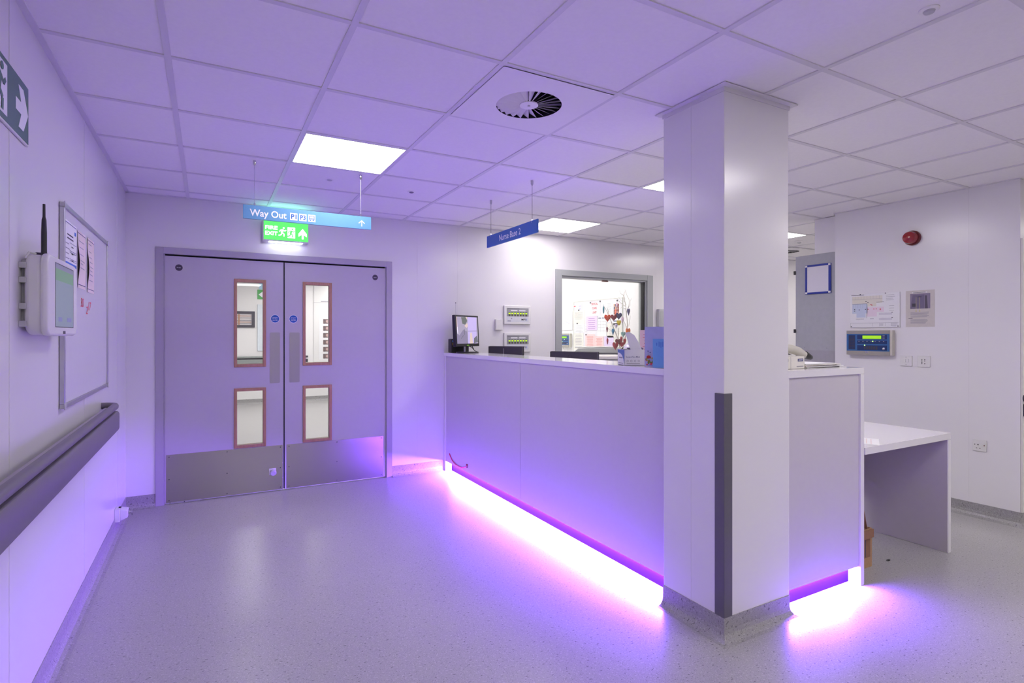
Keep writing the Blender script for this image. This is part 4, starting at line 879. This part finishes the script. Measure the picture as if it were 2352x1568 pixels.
def heart(name, u, z, w, h, col, label, d=.03, turn=0):
    r = thing(name, tw(u, z, d), label, 'heart ornament', 'felt hearts hung on the twig tree')
    c = math.cos(turn); du = (Ft.u*c+Ft.n*math.sin(turn)); F_ = Frame(tw(u, z, d), du)
    pts = []
    for i in range(28):
        t_ = 2*math.pi*i/28; x_ = 16*math.sin(t_)**3; y_ = 13*math.cos(t_)-5*math.cos(2*t_)-2*math.cos(3*t_)-math.cos(4*t_); pts.append((-x_/32*w, (y_+2.5)/29*h))
    P = []; fs = []; n = len(pts); prof2 = ((0.0, -1), (.7, -.75), (1, 0), (.7, .75), (0.0, 1)); mb = MB()
    for s_, dz in prof2[1:-1]: P += [F_.p(a*s_, b*s_, dz*.010) for a, b in pts]
    P += [F_.p(0, 0, -.011), F_.p(0, 0, .011)]
    for k_ in range(2):
        for i in range(n): j = (i+1) % n; fs.append((k_*n+i, k_*n+j, (k_+1)*n+j, (k_+1)*n+i))
    for i in range(n): j = (i+1) % n; fs.append((3*n, j, i)); fs.append((3*n+1, 2*n+i, 2*n+j))
    m_ = M('felt_%d_%d_%d' % col, col, rough=.9, var=.05, scale=200)
    mb.add(P, fs, m_); mb.build('felt_body', r, smooth=True)
    MB().tube([F_.p(0, h*.3, 0), F_.p(0, h*.75, 0)], .0012, m_, 6).build('hanging_loop', r)
HP = [(-.205, 1.685, .03, .10, (40, 130, 150), 'narrow teal heart, leftmost on the twig tree', 1.2), (-.155, 1.575, .085, .10, (222, 72, 40), 'large orange-red heart at the left of the twig tree', 0),
      (-.075, 1.580, .085, .09, (128, 34, 44), 'dark maroon heart with pattern left of the navy heart', .2), (-.012, 1.600, .085, .095, (54, 46, 96), 'navy heart in the middle of the twig tree', 0),
      (-.01, 1.515, .062, .075, (224, 196, 40), 'yellow heart hanging under the navy heart', .3), (-.035, 1.735, .04, .085, (222, 178, 196), 'pale pink heart high in the middle of the tree', .9),
      (.112, 1.655, .055, .095, (62, 50, 100), 'narrow navy heart at the upper right of the tree', .8), (.105, 1.395, .07, .11, (232, 104, 24), 'orange heart at the right edge of the window', .5),
      (-.085, 1.400, .05, .09, (52, 116, 160), 'blue heart left of the trunk in the middle', .8), (.045, 1.365, .065, .075, (136, 176, 176), 'pale teal heart right of the trunk', .4),
      (-.160, 1.430, .035, .075, (128, 60, 76), 'small dusky maroon heart below the large orange-red one', 1.1), (-.155, 1.280, .035, .085, (160, 34, 60), 'small crimson heart, lowest on the left side', 1.1),
      (-.02, 1.270, .075, .08, (110, 22, 44), 'dark crimson heart at the lower middle', .1), (.065, 1.275, .055, .085, (170, 36, 54), 'bright crimson heart at the lower right', .8),
      (.02, 1.295, .05, .10, (150, 30, 50), 'crimson heart behind the two lower middle hearts', 1.0), (-.055, 1.215, .085, .11, (150, 28, 48), 'large crimson heart, lowest of all the hearts', .5),
      (.025, 1.235, .07, .07, (160, 26, 46), 'crimson heart just above the open mask box lid', .3), (.035, 1.550, .05, .09, (206, 176, 200), 'pale mauve heart right of the yellow heart', .9),
      (-.045, 1.475, .05, .06, (204, 190, 220), 'pale lavender heart left below the yellow heart', .7)]
for i, (u, z, w, h_, c_, lb, tn) in enumerate(HP): heart('heart_ornament', u, z, w, h_, c_, lb, .05+.014*(i % 3), tn)

# ------------------------------------------------------------------ right wall
Fr = Fright(XR)
BE = thing('alarm_beacon', (XR, -2.017, 2.15), 'round dark red alarm beacon high on the right wall', 'alarm beacon')
MB().lathe(Fr, 2.017, 2.154, [(.060, 0), (.060, .022), (.054, .030)], REDD, 40).build('base', BE, smooth=True)
MB().lathe(Fr, 2.017, 2.154, [(.050, .028), (.050, .058), (.044, .072), (.025, .080), (.008, .082)], RED, 40).build('lens', BE, smooth=True)
PB = thing('floor_plan_board', (XR, -1.72, 1.43), 'mounted zone plan board with blue and pink areas above the blue fire panel', 'plan')
MB().fbox(Fr, 1.517, 1.923, 1.427, 1.722, 0, .012, PAPER).build('board', PB, bevel=.001, seg=1)
Fp = Fright(XR-.012); p = MB(); PY_, PBl, PPk = M('plan_yellow', (224, 220, 208), rough=.7, var=0), M('plan_blue', (198, 208, 228), rough=.7, var=0), M('plan_pink', (230, 214, 226), rough=.7, var=0)
A = lambda u: 1.517+.406*u
B = lambda v: 1.427+.295*v
p.fq(Fp, A(.05), A(.67), B(.72), B(.93), .0004, PY_); p.fq(Fp, A(.34), A(.55), B(.62), B(.72), .0004, PY_); p.fq(Fp, A(.05), A(.37), B(.42), B(.70), .0006, PBl); p.fq(Fp, A(.14), A(.33), B(.30), B(.42), .0006, PBl); p.fq(Fp, A(.36), A(.70), B(.45), B(.60), .0006, PPk); p.fq(Fp, A(.36), A(.56), B(.32), B(.45), .0006, PPk)
for a, b in ((.1, .54), (.1, .49), (.2, .52), (.33, .53), (.385, .53), (.50, .53), (.55, .53), (.63, .53), (.63, .505), (.34, .76), (.38, .73), (.44, .67), (.46, .645), (.86, .42), (.86, .27)): p.fq(Fp, A(a-.013), A(a+.013), B(b), B(b+.018), .001, INKR if a > .38 and a < .8 else INK)
for i in range(10): p.fq(Fp, A(.05+i*.062), A(.052+i*.062), B(.84), B(.93), .0008, INKG)
for i in range(6): p.fq(Fp, A(.07+i*.05), A(.072+i*.05), B(.58), B(.70), .0008, INKG)
p.fq(Fp, A(.05), A(.67), B(.835), B(.84), .0008, INKG); p.fq(Fp, A(.05), A(.36), B(.700), B(.708), .0008, INK); p.fq(Fp, A(.355), A(.36), B(.28), B(.7), .0008, INK); p.fq(Fp, A(.55), A(.70), B(.735), B(.742), .0008, INK)
lines(p, Fp, A(.03), A(.30), B(.975), 1, .01, INK, .0008, .004, 0); lines(p, Fp, A(.74), A(.92), B(.93), 4, .014, INKG, .0008, .002, .3); lines(p, Fp, A(.80), A(.92), B(.62), 3, .02, INKG, .0008, .002, .3)
p.fq(Fp, A(.60), A(.86), B(.36), B(.42), .0006, M('plan_grey', (212, 210, 218), rough=.7)); p.fq(Fp, A(.60), A(.86), B(.21), B(.27), .0006, M('plan_grey'))
for u in (.0, .46, .60, .72, .83): p.fq(Fp, A(u+.01), A(u+.013), B(.03), B(.13), .0008, INKG)
p.fq(Fp, A(.01), A(.98), B(.13), B(.135), .0008, INKG); lines(p, Fp, A(.84), A(.97), B(.12), 4, .008, INKG, .0008, .002, .3); lines(p, Fp, A(.62), A(.70), B(.11), 3, .008, INKG, .0008, .002, .3); lines(p, Fp, A(.13), A(.30), B(.26), 1, .01, INKG, .0008, .003, .3); lines(p, Fp, A(.42), A(.52), B(.26), 1, .01, INKG, .0008, .003, .3)
p.build('printed_plan', PB)
for a, b in ((.03, .03), (.97, .03), (.22, .985), (.73, .985)): MB().disc(Fp, A(a), B(b), .004, 0, .003, INK, 10).build('fixing_screw', PB)
NT = thing('notice', (XR, -2.07, 1.43), 'laminated instruction sheet with a photo beside the zone plan', 'notice')
MB().fbox(Fr, 1.965, 2.172, 1.427, 1.724, 0, .002, M('laminated_sheet', (206, 200, 194), rough=.3)).build('sheet', NT)
Fn = Fright(XR-.002); p = MB(); p.fq(Fn, 1.998, 2.142, 1.575, 1.698, .0006, M('photo_mauve', (134, 124, 146), rough=.5)); p.prism(Fn, [(1.998, 1.575), (2.10, 1.575), (2.10, 1.688), (2.016, 1.688)], .0008, .001, M('photo_purple', (112, 102, 128), rough=.5)); p.prism(Fn, [(2.104, 1.575), (2.125, 1.575), (2.118, 1.680), (2.104, 1.680)], .0008, .001, M('photo_dark', (84, 78, 92), rough=.5))
p.fq(Fn, 2.012, 2.038, 1.592, 1.618, .0012, INK); p.fq(Fn, 2.052, 2.08, 1.668, 1.674, .0012, INK)
for a in (2.040, 2.066): p.fq(Fn, a, a+.0022, 1.560, 1.668, .0014, M('yellow_arrow', (206, 200, 130), rough=.6)); p.disc(Fn, a+.001, 1.556, .005, .001, .0014, M('yellow_arrow'), 10)
p.fq(Fn, 2.01, 2.12, 1.703, 1.710, .0006, PAPER); lines(p, Fn, 2.02, 2.11, 1.708, 1, .01, INK, .001, .003, .0)
lines(p, Fn, 2.0, 2.135, 1.548, 5, .0095, INKG, .0006, .0035, .15); lines(p, Fn, 1.985, 2.015, 1.498, 1, .01, INK, .0006, .003, .0); lines(p, Fn, 2.0, 2.14, 1.488, 5, .0078, INKG, .0006, .003, .3)
p.build('printed_text', NT)
firepanel(Fr, 1.509, 1.883, 1.186, 1.401, (XR, -1.7, 1.186), 'blue fire control panel with lime display on the right wall')
def plate(a0, a1, z0, z1, name, label, cat):
    r = thing(name, (XR, -(a0+a1)/2, z0), label, cat); MB().fbox(Fr, a0, a1, z0, z1, 0, .009, WPLAS).build('face_plate', r, bevel=.002); return r, Fright(XR-.009)
r, F_ = plate(1.926, 2.014, 1.106, 1.190, 'wall_switch', 'white double switch plate below the fire panel', 'switch')
for i in range(2): MB().fbox(F_, 1.947+i*.023, 1.968+i*.023, 1.137, 1.163, 0, .004, WPLAS).build('rocker', r, bevel=.001)
for b in (1.117, 1.179): MB().disc(F_, 1.970, b, .003, 0, .0008, INKG, 10).build('screw', r)
r, F_ = plate(2.052, 2.142, 1.103, 1.192, 'data_outlet', 'white outlet plate with seven black holes below the instruction sheet', 'outlet')
for a, b in ((0, 0), (0, 1), (0, 2), (0, 3), (1, 0), (1, 2), (1, 3)): MB().disc(F_, 2.086+a*.020, 1.130+b*.0115, .0036, 0, .0006, BLACKM, 12).build('hole', r)
r, F_ = plate(2.423, 2.508, .494, .578, 'power_socket', 'white power socket low on the right wall near the corner', 'socket')
for a, b, w_, h_ in ((.014, .048, .004, .008), (.034, .048, .006, .010), (.025, .022, .008, .004), (.045, .022, .008, .004)): MB().fbox(F_, 2.423+a-w_/2, 2.423+a+w_/2, .494+b-h_/2, .494+b+h_/2, 0, .0006, BLACKM).build('pin_hole', r)
MB().fbox(F_, 2.482, 2.496, .535, .556, 0, .004, WPLAS).build('rocker', r, bevel=.001); MB().fbox(F_, 2.493, 2.499, .538, .544, .004, .005, REDD).build('indicator', r)
# grey door leaf beyond the wall end, with a small board on it
D2 = thing('door_2', (5.26, -1.15, 0), 'open grey door leaf standing beside the right wall', 'door'); D2['kind'] = 'structure'
MB().box(5.245, 5.277, -1.372, -.955, .004, 2.135, M('grey_door_leaf', (172, 174, 178), rough=.5)).build('door_leaf', D2, bevel=.002)
MB().box(5.2435, 5.245, -1.370, -.960, .01, 1.215, M('grey_kick_panel', (166, 164, 170), rough=.45)).build('kick_panel', D2)
for z in (1.975, 1.40, .5): MB().box(5.238, 5.262, -.960, -.938, z-.018, z+.018, BLACK).build('hinge', D2)
for a in (.985, 1.05, 1.27): MB().disc(Fright(5.245), a, 1.238, .005, 0, .001, INKG, 10).build('screw', D2)
BB = thing('small_whiteboard', (5.24, -1.18, 1.75), 'small blank whiteboard with royal blue frame on the grey door', 'whiteboard')
F_ = Fright(5.245); MB().fbox(F_, 1.078, 1.298, 1.768, 2.022, .0005, .008, BOARD).build('writing_surface', BB)
f = MB()
for q in ((1.062, 1.314, 1.754, 1.772), (1.062, 1.314, 2.018, 2.036), (1.062, 1.080, 1.772, 2.018), (1.292, 1.314, 1.772, 2.018)): f.fbox(F_, *q, .001, .013, BLUEF)
fo = f.build('frame', BB, bevel=.002)
for a in (1.074, 1.302):
    for b in (1.766, 2.024): MB().fbox(F_, a-.011, a+.011, b-.009, b+.009, .010, .0150, WPLAS).build('corner_cap', fo, bevel=.005)
D3 = thing('door_3', (5.7, -2.7, 0), 'pale door at the far right edge with black handle', 'door'); D3['kind'] = 'structure'
F_ = Fback(-2.7); MB().fbox(F_, 5.203, 6.2, .1, 2.05, .001, .012, M('beige_door', (226, 223, 217), rough=.35)).build('door_leaf', D3)
G_ = Fback(-2.712); MB().fbox(G_, 5.208, 5.240, .784, .872, 0, .012, CHAR).build('lock_plate', D3, bevel=.003)
h_ = MB(); h_.tube([(5.224, -2.712, .912), (5.224, -2.73, .912), (5.29, -2.74, .912)], .014, CHAR, 12); h_.build('door_handle', D3, smooth=True)
MB().lathe(G_, 5.224, .912, [(.024, 0), (.024, .008)], CHAR, 24).build('handle_rose', D3, smooth=True)

# ------------------------------------------------------------------ corridor seen through the double doors
F7 = Fback(7.6)
PF = thing('picture_frame', (.6, 7.6, 1.5), 'dark framed picture of a shelf on the corridor wall behind the left door', 'picture')
f = MB()
for q in ((.0, .952, 1.508, 1.556), (.0, .952, 1.776, 1.824), (.0, .05, 1.556, 1.776), (.90, .952, 1.556, 1.776)): f.fbox(F7, *q, 0, .03, CHAR)
f.build('frame', PF)
p = MB(); p.fbox(F7, .05, .90, 1.556, 1.776, .001, .01, M('pale_print', (206, 200, 202), rough=.5)); TN = M('tan_print', (176, 130, 100), rough=.5)
for b in (1.725, 1.605): p.fq(F7, .05, .89, b, b+.014, .0115, TN)
for b in (1.69, 1.635, 1.58): p.fq(F7, .05, .89, b, b+.008, .0117, INK)
p.fq(F7, .66, .685, 1.56, 1.77, .0119, TN); p.build('print', PF)
XS2 = thing('exit_sign', (1.07, 7.6, 2.06), 'green exit board glimpsed through the upper left door window', 'exit sign')
MB().fbox(F7, 1.0, 1.5, 2.066, 2.255, 0, .008, M('bright_green_sign', (80, 170, 90), rough=.4)).build('sign_face', XS2)
MB().prism(Fback(7.592), [(1.02, 2.16), (1.12, 2.08), (1.16, 2.08), (1.16, 2.24), (1.12, 2.24)], .0005, .002, SIGNW).build('arrow', XS2)
r = thing('blue_sign', (1.1, 7.6, 2.27), 'pale blue sign above the green board in the corridor', 'sign'); MB().fbox(F7, 1.03, 1.5, 2.262, 2.45, 0, .01, M('pale_blue_panel', (176, 214, 240), rough=.4)).build('sign_face', r)
r = thing('wall_panel', (1.3, 7.6, 1.04), 'tall pale blue panel on the corridor wall beside the left door window', 'wall panel'); MB().fbox(F7, 1.0, 1.6, 1.044, 1.965, 0, .02, M('ice_blue_panel', (214, 222, 230), rough=.3)).build('panel', r, bevel=.004)
r = thing('handrail', (.5, 7.6, .8), 'grey handrail on the far corridor wall behind the doors', 'handrail'); MB().box(-2.8, 1.75, 7.52, 7.58, .80, .88, M('green_grey_rail', (140, 146, 144), rough=.4)).build('bumper_band', r, bevel=.01); MB().box(-2.8, 1.75, 7.51, 7.55, .905, .945, M('green_grey_rail')).build('grip_rail', r, bevel=.015); MB().box(-2.8, 1.75, 7.55, 7.6, .82, .93, CHAR).build('bracket', r)
r = thing('wall_panel', (2.5, 7.6, 1.0), 'white information board with six photo cards behind the right door', 'noticeboard'); MB().fbox(F7, 2.06, 3.0, .80, 2.40, 0, .015, WPLAS).build('panel', r, bevel=.003)
Fi = Fback(7.585); MB().fbox(Fi, 2.06, 3.0, 2.03, 2.036, .0004, .001, INKG).build('rule', r); lines_ = MB(); lines(lines_, Fi, 2.2, 2.5, 2.065, 1, .02, INKG, .001, .018, 0); lines_.build('printed_heading', r)
for i in range(6):
    z = .85+i*.145; q = thing('photo_card', (2.3, 7.585, z), ['bottom', 'second from bottom', 'third from bottom', 'third from top', 'second from top', 'top'][i]+' photo card in the column behind the right door window', 'card', 'photo cards on the information board')
    MB().fbox(Fi, 2.161, 2.60, z, z+.138, .0005, .003, PAPER).build('card', q); ph = MB(); ph.fbox(Fi, 2.245, 2.41, z+.020, z+.118, .003, .0042, M('photo_brown', (120, 100, 98), rough=.6)); ph.disc(Fi, 2.33, z+.07, .03, .0042, .005, M('photo_pink', (196, 168, 164), rough=.6), 14)
    for a, b in ((2.27, .03), (2.38, .03), (2.265, .095), (2.385, .095)): ph.disc(Fi, a, z+b, .012, .0042, .005, M('photo_dark'), 8)
    ph.build('photo', q)
r = thing('door_handle_set', (1.9, 7.6, .8), 'dark lever handle on the far corridor wall seen low in the right door window', 'handle'); MB().fbox(F7, 1.885, 1.945, .807, .87, 0, .02, CHAR).build('lock_plate', r, bevel=.005); MB().fbox(F7, 1.875, 1.945, .905, .94, 0, .05, CHAR).build('lever', r, bevel=.01)
